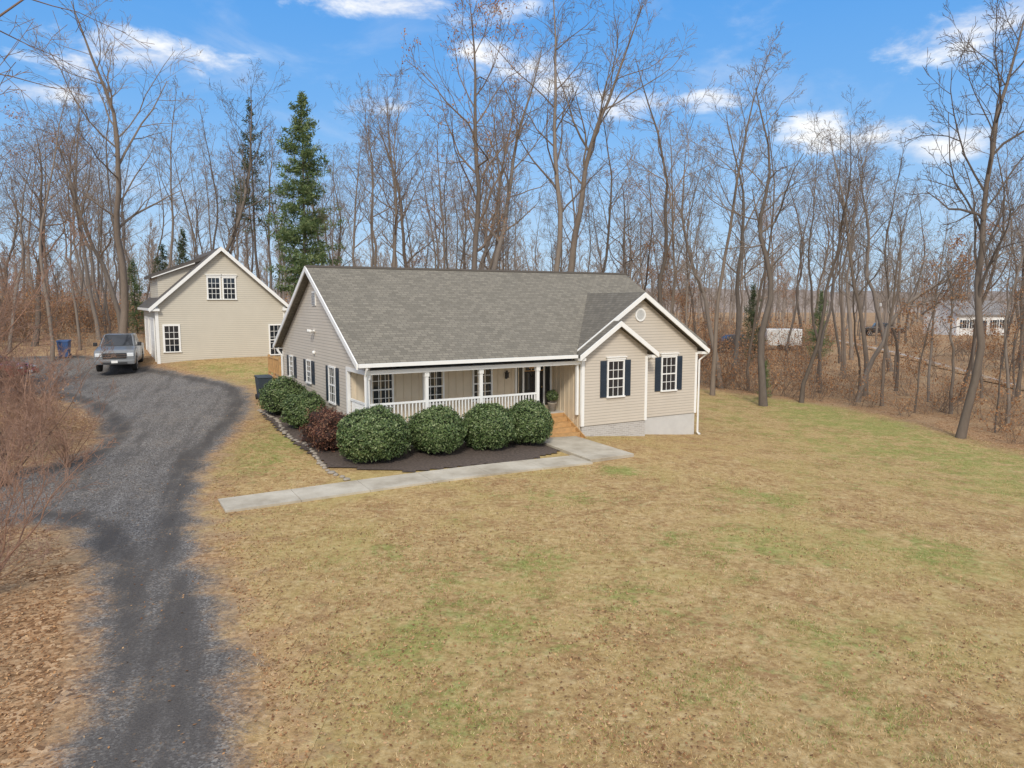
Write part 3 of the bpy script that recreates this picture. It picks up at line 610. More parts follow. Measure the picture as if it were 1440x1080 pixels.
prisms('gable_wall',WHITE,nh,([(-5.0,-3.2,3.4),(-5.0,3.2,3.4),(-5.0,0,5.2)],(.2,0,0)),([(4.8,-3.2,3.4),(4.8,3.2,3.4),(4.8,0,5.2)],(.2,0,0)))
GRF=simple('grey_shingle',(.26,.25,.25),.9,.15,8); b=MB(); b.prism([(-5.4,-3.6,3.25),(5.4,-3.6,3.25),(5.4,0,5.35),(-5.4,0,5.35)],(0,0,-.15)); b.prism([(-5.4,3.6,3.25),(5.4,3.6,3.25),(5.4,0.002,5.35),(-5.4,0.002,5.35)],(0,0,-.15)); b.build('roof',GRF,nh)
for a in (-3.6,-1.8,2.0,3.8): window(nh,mpf(-3.2),a,.8,1.2,2.4,2,2,shut=.3)
b=MB(); b.box(-.5,.5,-3.26,-3.202,.2,2.3); b.build('door',NAVY,nh)
b=MB(); b.box(1.2,1.9,-.3,.4,5.0,6.2); b.build('chimney',BRICK,nh)
fx,fy=xyd(1232,92,-4.6); up=empty('utility_pole',(fx,fy,tz(fx,fy)),R(20),'distant wooden utility pole beside the far gravel lane','pole')
b=MB(); b.tube([Vector((0,0,-.3)),Vector((0,0,5.8))],[.14,.1],8,caps=True); b.build('pole',TWIGG,up); b=MB(); b.box(-.5,.5,-.06,.06,5.4,5.52); b.build('crossarm',TWIGG,up)
b=MB(); b.lathe([(.1,0),(.16,.05),(.16,.4),(.1,.45)],(.2,-.2,4.7),12); b.build('transformer',simple('pale_grey_metal',(.5,.5,.5),.5),up)
def bin_(px,d,mat,label,rz=0,lc=None):
    x,y=(lc if lc else xyd(px,d,-3.8)); t=empty('wheelie_bin',(x,y,tz(x,y)+.02),rz,label,'bin')
    b=MB(); b.add([(-.25,-.28,.05),(.25,-.28,.05),(.25,.22,.05),(-.25,.22,.05),(-.31,-.36,.98),(.31,-.36,.98),(.31,.34,.98),(-.31,.34,.98)],[(0,3,2,1),(4,5,6,7),(0,1,5,4),(1,2,6,5),(2,3,7,6),(3,0,4,7)]); b.build('body',mat,t,bevel=.03)
    b=MB(); b.prism([(-.33,-.4,.985),(-.33,-.3,1.06),(-.33,.3,1.08),(-.33,.38,.985)],(.66,0,0)); b.build('lid',mat,t,bevel=.02)
    for s in (-1,1):
        b=MB(); b.lathe([(.1,-.03),(.12,-.03),(.12,.03),(.1,.03)],(s*.28,.24,.12),14,'x'); b.build('wheel',RUB,t)
bin_(92,45,simple('blue_plastic',(.04,.09,.22),.5,.05),'blue wheeled bin left of the grey pickup truck',.3)
bin_(0,0,simple('slate_plastic',(.04,.055,.07),.5,.05),'dark slate wheeled bin beside the left wall near the back deck',TH,loc2w(-9.7,10.6))
x,y=loc2w(-.42,1.45); t=empty('potted_topiary',(x,y,.8),0,'round clipped topiary in a pale pot on the porch beside the front door','plant')
b=MB(); b.lathe([(.12,0),(.17,.3),(.19,.32),(.19,.36),(.15,.36),(.14,.3)],n=18); b.build('pot',STONE,t,True)
# ------------------------------------------------------------------ leaf clouds
def leafquads(P,Nn,size,asp=.5,jit=.6):
    n=len(P); Nn=Nn+rng.normal(0,jit,(n,3)); Nn/=np.linalg.norm(Nn,axis=1,keepdims=True)+1e-9
    a=np.cross(Nn,rng.normal(0,1,(n,3))); a/=np.linalg.norm(a,axis=1,keepdims=True)+1e-9; c=np.cross(Nn,a)
    s=(size*rng.uniform(.6,1.35,n))[:,None]
    V=np.stack([P-a*s,P-c*s*asp,P+a*s,P+c*s*asp],1).reshape(-1,3)
    return V,np.arange(4*n).reshape(n,4)
def foliage_ball(rx,rz,n,size,seed,lump=.1,zc=None):
    D=rng.normal(0,1,(n,3)); D/=np.linalg.norm(D,axis=1,keepdims=True)
    D=D[D[:,2]>-.75]; 
    lum=np.array([1+lump*1.2*noise.noise(Vector(d*1.8)+Vector((seed,0,0)))+lump*.9*noise.noise(Vector(d*5)+Vector((0,seed,0))) for d in D])
    r=lum*rng.uniform(.88,1.03,len(D))
    zc=rz if zc is None else zc
    P=D*r[:,None]*np.array([rx,rx,rz]); P[:,2]+=zc
    V,Fc=leafquads(P,D,size)
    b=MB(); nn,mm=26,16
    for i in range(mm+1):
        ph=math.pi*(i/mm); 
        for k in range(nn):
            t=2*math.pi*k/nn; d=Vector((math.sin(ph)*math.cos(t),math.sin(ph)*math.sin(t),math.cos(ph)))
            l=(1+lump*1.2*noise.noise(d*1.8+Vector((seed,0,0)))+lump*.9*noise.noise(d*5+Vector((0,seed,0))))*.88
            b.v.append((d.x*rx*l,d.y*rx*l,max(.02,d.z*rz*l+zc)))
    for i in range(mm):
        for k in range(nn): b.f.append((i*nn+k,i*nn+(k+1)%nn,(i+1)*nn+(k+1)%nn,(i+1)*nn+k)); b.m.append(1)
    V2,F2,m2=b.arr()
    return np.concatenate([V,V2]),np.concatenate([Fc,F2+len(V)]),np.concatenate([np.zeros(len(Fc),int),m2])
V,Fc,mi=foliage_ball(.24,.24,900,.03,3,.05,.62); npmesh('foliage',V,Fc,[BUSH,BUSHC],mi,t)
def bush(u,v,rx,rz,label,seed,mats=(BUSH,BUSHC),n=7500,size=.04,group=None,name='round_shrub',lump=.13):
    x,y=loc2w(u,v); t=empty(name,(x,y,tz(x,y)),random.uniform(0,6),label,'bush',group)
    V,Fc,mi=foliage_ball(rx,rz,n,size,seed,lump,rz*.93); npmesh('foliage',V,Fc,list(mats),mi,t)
    b=MB()
    for k in range(5):
        a=k*1.3; b.tube([Vector((.1*math.cos(a),.1*math.sin(a),-.05)),Vector((.3*rx*math.cos(a),.3*rx*math.sin(a),rz*.4)),Vector((.5*rx*math.cos(a),.5*rx*math.sin(a),rz*.8))],[.03,.025,.015],5)
    b.build('stem',BARKD,t)
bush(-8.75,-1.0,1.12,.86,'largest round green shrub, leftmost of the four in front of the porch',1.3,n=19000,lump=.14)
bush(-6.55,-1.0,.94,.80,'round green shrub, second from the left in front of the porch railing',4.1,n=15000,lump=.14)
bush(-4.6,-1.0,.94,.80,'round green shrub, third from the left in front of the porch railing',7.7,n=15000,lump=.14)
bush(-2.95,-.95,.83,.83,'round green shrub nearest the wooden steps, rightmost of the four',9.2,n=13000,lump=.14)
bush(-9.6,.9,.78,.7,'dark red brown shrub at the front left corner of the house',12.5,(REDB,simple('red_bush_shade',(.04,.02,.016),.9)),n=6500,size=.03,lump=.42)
bush(-9.5,4.5,.78,.7,'dark green shrub in the middle of the left wall bed',15.5,n=9000,lump=.2)
bush(-9.65,7.2,.85,.8,'dark green shrub at the back of the left wall bed near the bin',18.5,n=9000,lump=.2)
# ------------------------------------------------------------------ TREES
def rp(d):
    a=Vector((random.gauss(0,1),random.gauss(0,1),random.gauss(0,1))); a-=d*a.dot(d); return a.normalized()
def branch(mb,p,d,L,r,lev,cfg,ends):
    n=(6,4,2,1)[min(lev,3)]; sides=(6,4,3,3)[min(lev,3)]
    pts=[p.copy()];rad=[r]; dd=d.copy(); w=cfg['wob']*(1,1,.8,.5)[min(lev,3)]; up=cfg['up']
    for i in range(n):
        dd=(dd+Vector((random.gauss(0,w),random.gauss(0,w),random.gauss(0,w)+up))).normalized()
        p=p+dd*(L/n); pts.append(p.copy()); rad.append(max(cfg['rmin'],r*(1-(i+1)/n*.72)))
    mb.tube(pts,rad,sides)
    if lev<cfg['max']:
        k=cfg['n'][lev]
        for j in range(k):
            t=.22+.78*(j+random.random()*.8)/k; t=min(t,.99); f=t*n; i=int(f); q=pts[i].lerp(pts[i+1],f-i)
            bd=(pts[i+1]-pts[i]).normalized(); a=R(random.uniform(28,58))
            cd=(bd*math.cos(a)+rp(bd)*math.sin(a)).normalized()
            branch(mb,q,cd,L*random.uniform(.36,.58)*(1.15-.5*t),max(cfg['rmin'],rad[i]*.55),lev+1,cfg,ends)
    ends.append(pts[-1])
def tree_meshes(seed,H=20,r0=.22,first=.4,nl=18,Ll=.27,ang=(35,60),wob=.15,up=.08,n=(5,5,2),mx=3,rmin=.0075,tw=.35,path=None,leaf=0,tm=BARK,cm=TWIG,stems=1,clump=0.0,lean=.28):
    random.seed(seed); cfg=dict(wob=wob,up=up,rmin=rmin,max=mx,n=n); ends=[]
    tb=MB(); cb=MB()
    for s_ in range(stems):
        ns=14; pts=[];rad=[]
        if path: 
            P=[Vector(q) for q in path]
            for i in range(ns+1):
                f=i/ns*(len(P)-1); k=min(int(f),len(P)-2); u=f-k
                p0,p1,p2,p3=P[max(k-1,0)],P[k],P[k+1],P[min(k+2,len(P)-1)]
                q=.5*((2*p1)+(p2-p0)*u+(2*p0-5*p1+4*p2-p3)*u*u+(3*p1-p0-3*p2+p3)*u**3)
                pts.append(q+Vector((random.gauss(0,.05),random.gauss(0,.05),0)))
        else:
            a=random.uniform(0,6.28); ln=(0 if stems==1 else lean)*random.uniform(.3,1.3); off=Vector((math.cos(a),math.sin(a),0))
            dx=Vector((0,0,0)); vel=Vector((random.gauss(0,tw*.25),random.gauss(0,tw*.25),0)); Hs=H*(1 if stems==1 else random.uniform(.6,1))
            for i in range(ns+1):
                z=Hs*i/ns; pts.append(Vector((dx.x,dx.y,z))+off*(z*ln)); vel+=Vector((random.gauss(0,tw),random.gauss(0,tw),0))*.5; vel*=.8; dx+=vel*(H/20)
        for i in range(ns+1): rad.append(max(.02 if stems==1 else .01,r0*((1-i/ns)**.8*.93+.07)*(1.35 if i==0 else 1)))
        pts[0].z=-.4
        tb.tube(pts,rad,8 if stems==1 else 5)
        ga=random.uniform(0,6)
        for j in range(nl):
            t=first+(1-first)*(j+random.random()*.6)/nl; t=min(t,.985); f=t*ns; i=int(f); q=pts[i].lerp(pts[i+1],f-i); bd=(pts[i+1]-pts[i]).normalized()
            ga+=2.4+random.uniform(-.5,.5); a=R(random.uniform(*ang)); pv=Vector((math.cos(ga),math.sin(ga),0)); pv=(pv-bd*pv.dot(bd)).normalized()
            cd=(bd*math.cos(a)+pv*math.sin(a)).normalized()
            k=(t-first)/(1-first); L=H*Ll*random.uniform(.55,1.15)*(1-.62*k)*(.55+.9*min(1,k*4+.3))
            branch(cb,q,cd,L,max(rmin*1.5,rad[i]*random.uniform(.35,.55)),0,cfg,ends)
    o1=tb.build('trunk',tm,None,True); o2=cb.build('crown',cm)
    C.objects.unlink(o1);C.objects.unlink(o2)
    parts=[('trunk',o1.data),('crown',o2.data)]
    if leaf:
        E=np.array([tuple(e) for e in ends]); E=E[rng.integers(0,len(E),leaf)]
        kk=np.array([noise.noise(Vector(e)*.35) for e in E]); E=E[kk>clump]
        P=E+rng.normal(0,.18,E.shape); V,Fc=leafquads(P,rng.normal(0,1,P.shape),.065,.6)
        o3=npmesh('leaves',V,Fc,[RUST]); C.objects.unlink(o3); parts.append(('leaves',o3.data))
    return parts,H
PT={}
PT['a']=tree_meshes(1,20,.18,.42,16,.22,(28,52),tw=.25)
PT['b']=tree_meshes(2,20,.22,.38,17,.26,(30,55),tw=.35,cm=TWIGG)
PT['c']=tree_meshes(3,20,.14,.48,13,.18,(22,42),tw=.25,cm=TWIGG)
PT['d']=tree_meshes(4,20,.16,.42,15,.23,(28,52),tw=.5,wob=.2,tm=BARKD)
PT['e']=tree_meshes(5,20,.26,.32,20,.28,(38,65),wob=.2,up=.05,tw=.3,leaf=4600,tm=BARKD)
PT['f']=tree_meshes(6,20,.125,.45,12,.17,(22,42),tw=.35,tm=BARKD,cm=TWIGG)
PT['m']=tree_meshes(16,20,.16,.4,15,.22,(28,52),tw=.35,leaf=2500,clump=.12)
PT['p']=tree_meshes(17,20,.19,.5,14,.24,(24,48),tw=.45,wob=.18,n=(6,5,2),cm=TWIGG)
PT['g']=tree_meshes(7,12,.07,.25,15,.24,(25,50),tw=.3,cm=TWIG)
PT['h']=tree_meshes(8,12,.07,.18,17,.22,(35,65),tw=.3,leaf=3400,n=(5,4,1))
PT['k']=tree_meshes(9,6,.035,.06,10,.3,(20,50),wob=.16,n=(5,4,2),tw=.4,cm=TWIGR,tm=TWIGR,stems=9,rmin=.005,lean=.6)
PT['big']=tree_meshes(10,20,.25,.3,20,.30,(34,60),wob=.2,up=.08,tw=.5,n=(6,5,2),tm=BARKD,cm=simple('dark_twig_bark',(.11,.09,.078),.9),rmin=.011)
PT['near']=tree_meshes(12,13,.16,.2,20,.33,(40,75),wob=.16,up=.0,tw=.2,n=(6,5,2),tm=BARK,cm=simple('near_twig_bark',(.2,.14,.11),.9),rmin=.005)
PT['sin']=tree_meshes(13,16,.19,.45,14,.24,(35,70),wob=.22,path=[(0,0,0),(-.2,0,3.5),(.35,0,6),(-.35,0,9),(.1,0,12),(-.5,0,16)],tm=BARKD,cm=TWIGG)
PT['fork']=tree_meshes(14,21,.24,.5,14,.24,(25,50),wob=.15,path=[(0,0,0),(.1,0,5),(.5,0,9),(.9,0,12.5),(2.0,0,16),(3.6,0,21)],tm=BARK,cm=TWIGG)
PT['arch']=tree_meshes(15,9,.13,.35,16,.32,(35,75),wob=.18,up=.06,path=[(0,0,0),(.9,0,2.6),(2.4,0,4.8),(5.2,0,6.3),(9.5,0,8.2)],tm=BARK,cm=TWIGG)
def conifer(seed,H=15,r0=.17,rad=2.2,first=.2,mat=PINE,dens=1.0,size=.2,nwh=34,tuft=26):
    random.seed(seed); tb=MB(); pts=[Vector((0,0,-.4))]+[Vector((random.gauss(0,.05),random.gauss(0,.05),H*i/8)) for i in range(1,9)]
    tb.tube(pts,[r0*(1-i/8*.93) for i in range(9)],8); bb=MB(); P=[];Nn=[]
    for w in range(nwh):
        t=first+(1-first)*(w+random.random()*.5)/nwh; z=H*min(t,.99); k=(t-first)/(1-first)
        R0=rad*(1-k)**.7*(.6+.4*min(1,k*5))+.15
        for j in range(random.randint(4,6)):
            if random.random()>dens*.92: continue
            a=random.uniform(0,6.28); L=R0*random.uniform(.4,1.2); d=Vector((math.cos(a),math.sin(a),.2+.4*k)).normalized(); q=Vector((0,0,z)); pp=[q.copy()]
            for s in range(5): d=(d+Vector((0,0,.07 if s>2 else -.06))).normalized(); q=q+d*L/5; pp.append(q.copy())
            bb.tube(pp,[.03*(1-k*.6)*(1-s/6) for s in range(6)],3)
            for s in range(int(6+L*tuft)):
                f=random.uniform(.2,1)*5; i=min(int(f),4); c=pp[i].lerp(pp[i+1],f-i); sp_=.15*L*(1.2-f/6)
                P.append((c.x+random.gauss(0,sp_),c.y+random.gauss(0,sp_),c.z+random.gauss(0,.14))); Nn.append((0,0,1))
    V,Fc=leafquads(np.array(P),np.array(Nn,float),size,.2,1.2)
    o1=tb.build('trunk',BARKD,None,True); o2=bb.build('branches',BARKD); o3=npmesh('crown',V,Fc,[mat])
    for o in (o1,o2,o3): C.objects.unlink(o)
    return [('trunk',o1.data),('branches',o2.data),('crown',o3.data)],H
PT['pine']=conifer(21,18,.2,3.4,.2,PINE,1.0,.19,40,52)
PT['thinpine']=conifer(22,18,.15,2.0,.45,PINEB,.6,.16,24,26)
PT['cedar']=conifer(23,7,.09,1.3,.06,PINEB,.9,.12,32,36)
PT['spruce']=conifer(24,7,.09,1.5,.04,PINE,.9,.12,32,36)
KN={'a':'bare_tree','b':'bare_tree','c':'bare_tree','d':'bare_tree','p':'bare_tree','e':'oak_tree','f':'bare_tree','m':'oak_tree','g':'young_tree','h':'young_tree','k':'bare_shrub','big':'bare_tree','near':'bare_tree','sin':'bare_tree','fork':'bare_tree','arch':'leaning_tree','pine':'pine_tree','thinpine':'pine_tree','cedar':'cedar_tree','spruce':'spruce_tree'}
placed=[]
def put(kind,x,y,H,label,group=None,rz=None,cat=None,thick=1.0,tilt=0):
    parts,H0=PT[kind]; s=H/H0
    t=empty(KN[kind],(x,y,tz(x,y)-.05),random.uniform(0,6.28) if rz is None else rz,label,cat or ('shrub' if kind=='k' else 'tree'),group)
    t.rotation_euler[0]=random.gauss(0,.03); t.rotation_euler[1]=tilt or random.gauss(0,.03)
    t.scale=(s*thick,s*thick,s)
    for nm,me in parts:
        o=bpy.data.objects.new(nm,me); C.objects.link(o); o.parent=t
    placed.append((x,y)); return t
def putpx(kind,px,d,top,label,**k):
    x,y=xyd(px,d,-4.5); zt=CAMH+d*(-sp+(540-top)/F*cp); return put(kind,x,y,zt-tz(x,y),label,**k)
random.seed(5)
putpx('big',1352,34,-5,'tallest dark bare tree at the right wood edge with crooked spreading limbs',rz=0.4,tilt=.05,thick=.72)
putpx('arch',1206,46,300,'bare tree arching far over to the right at the wood edge',rz=0,thick=.9)
putpx('sin',1076,43,125,'bare tree with a wavy dark trunk right of the front gables',rz=0)
putpx('fork',793,50,10,'tall bare tree behind the roof whose upper trunk sweeps to the right',rz=0)
putpx('a',772,49,-8,'tall straight bare tree just left of the sweeping tree above the roof',rz=1)
putpx('e',652,45,0,'thick dark oak rising behind the middle of the roof, some brown leaves kept',rz=2,thick=.75)
putpx('b',686,53,60,'bare tree right beside the thick dark oak behind the roof',rz=3)
putpx('b',172,49,62,'large spreading bare tree behind the grey pickup truck',rz=1,thick=1.15)
putpx('pine',432,54,138,'tall green pine between the garage and the house, the greenest in the wood',rz=1,thick=.95)
putpx('thinpine',366,60,148,'narrow dark pine left of the tall green pine above the garage',rz=1)
putpx('d',935,47,110,'bare tree with a bent trunk behind the round gable vent')
putpx('c',1003,47,95,'slim upright bare tree right of the front gables',)
putpx('d',1128,45,190,'bare tree with crooked trunk between the wavy tree and the arching tree')
putpx('f',1155,50,205,'slender dark bare tree just left of the arching tree')
putpx('e',862,60,250,'brown leaved oak seen above the right end of the roof')
putpx('h',1288,42,330,'small tree keeping rust brown leaves left of the tallest right tree')
putpx('h',1418,40,370,'small tree keeping rust brown leaves at the right edge of the view')
putpx('c',1420,38,250,'slim bare tree at the right edge of the view')
putpx('f',1262,52,200,'thin dark bare tree rising behind the arching tree')
putpx('a',560,50,140,'bare tree left of the thick dark oak above the roof')
putpx('b',300,58,135,'bare tree right above the garage gable')
putpx('c',75,44,120,'slim bare tree at the left above the driveway turnaround')
putpx('cedar',1060,70,400,'small soft cedar in the wood right of the house')
putpx('spruce',1150,74,408,'small green spruce in the wood above the arching tree base')
putpx('cedar',232,60,345,'cedar directly behind the left side of the garage')
putpx('spruce',195,64,365,'green spruce behind the grey pickup truck')
putpx('cedar',262,72,325,'taller cedar deep in the wood behind the garage')
putpx('spruce',1075,45,505,'small evergreen sapling at the foot of the wavy tree')
put('near',-10.2,10.2,13,'bare tree outside the left edge reaching twigs over the drive',rz=.5)
put('k',-9.3,12.4,3.8,'low twiggy bare shrub at the near left corner of the drive')
for i,(x,y,H) in enumerate([(-15.2,22.3,4.4),(-13.7,19.6,4),(-25,33,7),(-16.2,24.4,3.6),(-17.8,22.8,7.0),(-23.5,30,8),(-18.6,28.3,3.2),(-13.2,21.6,2.6)]):
    put('k',x,y,H,'tall reddish many stemmed bare shrub left of the driveway','bare shrubs left of the driveway',thick=.95)
def free(x,y,gap):
    for a,b_ in placed:
        if (a-x)**2+(b_-y)**2<gap*gap: return False
    dx,dy=x-OX,y-OY; u=dx*math.cos(TH)+dy*math.sin(TH); v=-dx*math.sin(TH)+dy*math.cos(TH)
    if -12<u<9 and -8<v<17: return False
    dx,dy=x-gx,y-gy; u=dx*math.cos(TH)+dy*math.sin(TH); v=-dx*math.sin(TH)+dy*math.cos(TH)
    if -3.5<u<9.5 and -8<v<11.5: return False
    return True
zones=[((-70,70),(47,68),76,1.7,'bare tree in the front of the wood behind the house','wood edge trees behind the house'),
       ((-95,95),(68,112),104,2.0,'bare tree deep in the wood behind the house','trees deep in the wood'),
       ((-45,-28),(36,50),14,2.0,'bare tree in the wood left of the driveway turnaround','wood edge trees left of the driveway'),
       ((19,50),(30,52),28,1.6,'bare tree in the thin wood at the right of the lawn','wood edge trees right of the lawn')]
for (xr,yr,n,gap,lab,grp) in zones:
    c=0; tries=0
    while c<n and tries<6000:
        tries+=1; x=random.uniform(*xr); y=random.uniform(*yr)
        if abs(x)>.76*y+4: continue
        if sdpoly(lawn,[x],[y])[0]<1.0 or sdpoly(drive,[x],[y])[0]<1.6 or sdpoly(farroad,[x],[y])[0]<2: continue
        pxx=720+F*x/y
        if pxx>1160 and 50<y<105 and random.random()<.4: continue
        if abs(pxx-1358)<45 and 45<y<112 and random.random()<.6: continue
        if 395<pxx<470 and y<54: continue
        if not free(x,y,gap): continue
        k=random.choices(['a','b','c','d','f','p','m','g','h','e'],[4,4,6,4,6,4,1.6,1.6,2.2,.5])[0]
        H=random.uniform(13,20) if k not in 'gh' else random.uniform(5,10)
        if y>68: H*=1.1
        if grp.endswith('lawn') : H*=.66
        if grp.endswith('driveway'): H*=.8
        ll=lab
        if k in 'hem': ll=lab.replace('bare tree','tree keeping rust brown leaves')
        elif k=='g': ll=lab.replace('bare tree','young thin bare tree')
        put(k,x,y,H,ll,grp+(' with brown leaves' if k in 'hem' else ', young' if k=='g' else ''),thick=random.uniform(.75,1.15)); c+=1
def lowtree(seed,H,leaf=False):
    random.seed(seed); cfg=dict(wob=.15,up=.07,rmin=.03,max=1,n=(8,4)); cb=MB(); ends=[]
    pts=[Vector((random.gauss(0,.2)*i*.3,random.gauss(0,.2)*i*.3,H*i/6)) for i in range(7)]; cb.tube(pts,[.22*(1-i/6.5) for i in range(7)],4)
    for j in range(20):
        t=.2+.78*j/20; f=t*6;i=int(f); q=pts[i].lerp(pts[i+1],f-i); a=random.uniform(0,6.28); d=Vector((math.cos(a),math.sin(a),1.3)).normalized()
        branch(cb,q,d,H*.22*(1-.5*t)*random.uniform(.6,1.2),.05,0,cfg,ends)
    return cb.arr()
def brush(seed,nl=170):
    random.seed(seed); cb=MB(); ends=[]
    for j in range(11):
        a=random.uniform(0,6.28); e=random.uniform(.7,2.6); d=Vector((math.cos(a),math.sin(a),e)).normalized()
        branch(cb,Vector((random.gauss(0,.35),random.gauss(0,.35),-.05)),d,random.uniform(.9,2.3),.014,1,dict(wob=.16,up=.02,rmin=.006,max=2,n=(0,5)),ends)
    V,Fc,m_=cb.arr(); E=np.array([tuple(e) for e in ends]); E=E[rng.integers(0,len(E),nl)]+rng.normal(0,.16,(nl,3)); LV,LF=leafquads(E,rng.normal(0,1,E.shape),.055,.6)
    return np.concatenate([V,LV]),np.concatenate([Fc,LF+len(V)]),np.concatenate([m_,np.ones(len(LF),int)])
def merge(name,protos,places,mats,label,cat):
    Vs=[];Fs=[];Ms=[];o=0
    for (x,y,s,sz) in places:
        V,Fc,m_=protos[rng.integers(len(protos))]; a=rng.uniform(0,6.28); ca,sa=math.cos(a),math.sin(a)
        W=np.stack([(V[:,0]*ca-V[:,1]*sa)*s+x,(V[:,0]*sa+V[:,1]*ca)*s+y,V[:,2]*sz+0],1); W[:,2]+=tz(x,y)
        Vs.append(W);Fs.append(Fc+o);Ms.append(m_);o+=len(V)
    ob=npmesh(name,np.concatenate(Vs),np.concatenate(Fs),mats,np.concatenate(Ms)); tag(ob,label,cat,kind='stuff')
lows=[lowtree(40+i,20) for i in range(4)]
pl=[]
for i in range(540):
    y=rng.uniform(120,240); x=rng.uniform(-.8,.8)*y; s=rng.uniform(.5,.85)
    pl.append((x,y,s*1.1,s))
merge('distant_wood',lows,pl,[simple('hazy_twig_bark',(.28,.235,.20),1,.1,.3)],'far off bare wood filling the horizon behind the nearer trees','wood')
brs=[brush(60+i) for i in range(5)]
pl=[];tries=0
while len(pl)<860 and tries<20000:
    tries+=1; y=rng.uniform(26,108); x=rng.uniform(-.78,.78)*y
    if rng.random()<.3:
        k=rng.integers(len(lawn)); x=lawn[k][0]+rng.normal(0,2.5); y=lawn[k][1]+rng.normal(0,2.5)
        if y<26: continue
    sl=sdpoly(lawn,[x],[y])[0]
    pxx=720+F*x/y
    if pxx>1160 and rng.random()<(.72 if y>44 else .4): continue
    if sl<1.2 or sdpoly(drive,[x],[y])[0]<1.4 or sdpoly(farroad,[x],[y])[0]<2: continue
    sv=placed; placed=[]; ok=free(x,y,0); placed=sv
    if not ok: continue
    s=rng.uniform(.5,1.15)*(1 if y<60 else 1.5); pl.append((x,y,s,s*rng.uniform(.7,1.4)))
merge('undergrowth',brs,pl,[TWIG,RUST],'brown twiggy undergrowth with dead leaves among the tree trunks','undergrowth')
# ------------------------------------------------------------------ grass blades and fallen leaves
def inbed(x,y):
    dx,dy=x-OX,y-OY; u=dx*math.cos(TH)+dy*math.sin(TH); v=-dx*math.sin(TH)+dy*math.cos(TH)
    return ((u>-10.3)&(u<6.5)&(v>-3.1)&(v<13))&~((u>-.4)&(v<0)) | ((u>-13.8)&(u<-.5)&(v>-4.35)&(v<-3.1))
n=620000
yy=5+42*rng.random(n)**1.35; xx=rng.uniform(-1,1,n)*(yy*.78+2)
sl=sdpoly(lawn,xx,yy); ok=(sl<.6)&~inbed(xx,yy)&(sdpoly(drive,xx,yy)>.0); xx,yy=xx[ok],yy[ok]
pn=np.array([noise.noise(Vector((a*.9,b_*.9,0)))*.6+noise.noise(Vector((a*3,b_*3,7)))*.6 for a,b_ in zip(xx,yy)]); ok=rng.random(len(xx))<(.5+pn*1.6); xx,yy,pn=xx[ok],yy[ok],pn[ok]
n=len(xx); zz=tza(xx,yy); a=rng.uniform(0,6.28,n); h=rng.uniform(.015,.045,n); w=rng.uniform(.003,.007,n); le=rng.normal(0,.024,(n,2))
P=np.stack([xx,yy,zz+.004],1); D=np.stack([np.cos(a)*w,np.sin(a)*w,np.zeros(n)],1); T_=P+np.stack([le[:,0],le[:,1],h],1)
V=np.stack([P-D,P+D,T_],1).reshape(-1,3); gg=np.clip(green_f(xx,yy)*.85+.02+pn*.45,0,.95)
GB=island('grass_blades',[(.30,.185,.08),(.43,.295,.135),(.55,.40,.20),(.66,.51,.29)],.9,attr='green',gcols=[(.13,.18,.035),(.23,.29,.07),(.36,.39,.13)])
o=npmesh('grass',V,np.arange(3*n).reshape(n,3),[GB],attrs={'green':np.repeat(gg,3)}); tag(o,'short dry tan grass with green tufts covering the lawn','grass',kind='stuff')
n=210000
yy=5+45*rng.random(n)**1.2; xx=rng.uniform(-1,1,n)*(yy*.78+2)
lit=litter_f(xx,yy); pn=np.array([noise.noise(Vector((a*.35,b_*.35,5)))+.5*noise.noise(Vector((a*1.6,b_*1.6,5))) for a,b_ in zip(xx,yy)])
inside=sdpoly(drive,xx,yy)<0
pr=np.where(inside,.035,.16+.9*lit+np.clip(pn,-.2,1)*.6-.1*(xx>6)); ok=(rng.random(n)<pr)&~inbed(xx,yy); xx,yy=xx[ok],yy[ok]
P=np.stack([xx,yy,tza(xx,yy)+.020],1); V,Fc=leafquads(P,np.tile([0,0,1.],(len(xx),1)),.0225,.6,.3)
o=npmesh('fallen_leaves',V,Fc,[island('dry_leaves',[(.14,.065,.03),(.27,.135,.06),(.41,.225,.105),(.53,.35,.19)],.9)]); tag(o,'brown fallen leaves scattered over lawn and wood floor','leaves',kind='stuff')
# ------------------------------------------------------------------ sky, sun, camera
w=bpy.data.worlds.new('World'); scene.world=w; w.use_nodes=True; nt=w.node_tree; nt.nodes.clear()
SE,SRt=R(38),R(182); STR=.15
sky=nd(nt,'ShaderNodeTexSky',sky_type='NISHITA'); sky.sun_disc=False; sky.sun_elevation=SE; sky.sun_rotation=SRt; sky.altitude=200; sky.air_density=1.0; sky.dust_density=.5; sky.ozone_density=1.0
tc=nd(nt,'ShaderNodeTexCoord').outputs['Generated']; s=nd(nt,'ShaderNodeSeparateXYZ',{0:tc})
az=M(nt,'ARCTAN2',s.outputs[0],s.outputs[1]); el=M(nt,'ARCSINE',s.outputs[2])
def sc(c): return tuple(x/STR for x in c)
gradn=M(nt,'DIVIDE',el,R(30),clamp=True)
lo=mixc(nt,sstep(nt,gradn,0,.5),sc((.47,.67,.90)),sc((.19,.47,.90))); gd_=mixc(nt,sstep(nt,gradn,.3,.85),lo,sc((.08,.35,.86)))
hs=mixc(nt,.9,sky.outputs[0],gd_)
q=None
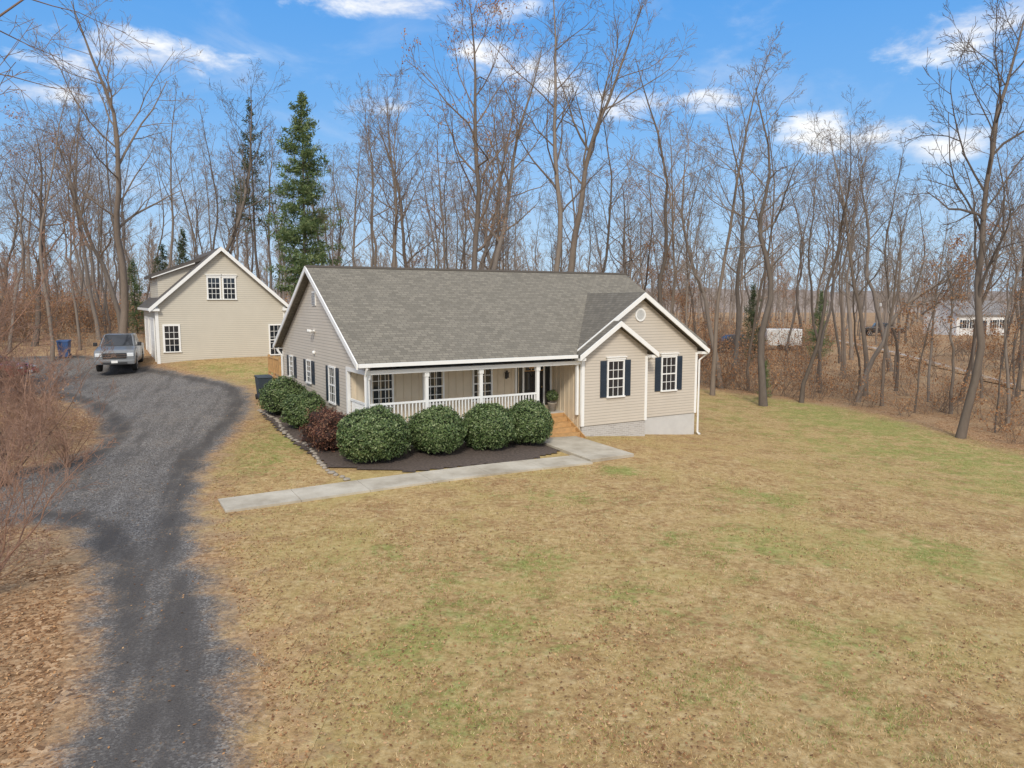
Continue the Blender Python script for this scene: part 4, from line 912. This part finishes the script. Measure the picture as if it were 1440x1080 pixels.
for px,py,wp,hp in [(215,80,135,34),(110,92,70,20),(575,8,190,26),(745,112,95,40),(690,80,60,25),(880,150,80,26),(1150,188,62,34),(1245,190,70,26),(1330,205,90,26),(1340,50,110,34),(1430,25,70,34),(1000,140,60,20),(520,150,70,16),(60,130,80,16),(-300,60,200,40),(1800,80,240,60),(300,-300,300,60),(1000,-400,300,70)]:
    d=pdir(px,py).normalized(); a0=math.atan2(d.x,d.y); e0=math.asin(d.z)
    u=M(nt,'DIVIDE',M(nt,'SUBTRACT',az,a0),wp/F); v=M(nt,'DIVIDE',M(nt,'SUBTRACT',el,e0),hp/F)
    r=M(nt,'SUBTRACT',1.0,M(nt,'ADD',M(nt,'MULTIPLY',u,u),M(nt,'MULTIPLY',v,v)))
    q=r if q is None else M(nt,'MAXIMUM',q,r)
up=M(nt,'MAXIMUM',sstep(nt,el,R(32),R(52)),M(nt,'MULTIPLY',sstep(nt,M(nt,'MULTIPLY',s.outputs[1],-1.0),-.1,.3),sstep(nt,el,R(1),R(8))))  # unseen cloud cover overhead and behind the camera, added as soft fill light
q=M(nt,'MAXIMUM',q,M(nt,'SUBTRACT',M(nt,'MULTIPLY',up,3.8),2.0))
cv=nd(nt,'ShaderNodeCombineXYZ',{0:az,1:M(nt,'MULTIPLY',el,2.4),2:0.0}).outputs[0]
n1=noi(nt,cv,9,8,.62,.3); q=M(nt,'MAXIMUM',q,-2.0)
mk=sstep(nt,M(nt,'ADD',M(nt,'MULTIPLY',q,.7),M(nt,'MULTIPLY',M(nt,'SUBTRACT',n1,.5),2.8)),.1,1.1)
wisp=M(nt,'MULTIPLY',sstep(nt,noi(nt,cv,5,7,.6,.5),.5,.8),.3)
mk=M(nt,'MAXIMUM',mk,wisp)
cc=mixc(nt,sstep(nt,n1,.4,.65),sc((.88,.89,.95)),sc((1.13,1.12,1.09)))
skc=mixc(nt,M(nt,'MULTIPLY',mk,.93),hs,cc)
bg=nd(nt,'ShaderNodeBackground',{'Color':skc,'Strength':STR}); out=nd(nt,'ShaderNodeOutputWorld',{'Surface':bg.outputs[0]})
sun=bpy.data.lights.new('sun','SUN'); sun.energy=2.5; sun.angle=R(12); sun.color=(1,.93,.82); so=bpy.data.objects.new('sun',sun); C.objects.link(so)
sd=Vector((math.sin(SRt)*math.cos(SE),math.cos(SRt)*math.cos(SE),math.sin(SE))); so.rotation_euler=sd.to_track_quat('Z','Y').to_euler()
cam=bpy.data.cameras.new('camera'); cam.sensor_width=36; cam.lens=36*F/1440; cam.clip_end=4000; cam.clip_start=.1
co=bpy.data.objects.new('camera',cam); C.objects.link(co); co.location=(0,0,CAMH); co.rotation_euler=(R(90)-PIT,0,0); scene.camera=co
scene.view_settings.view_transform='Standard'; scene.view_settings.look='None'; scene.view_settings.exposure=0
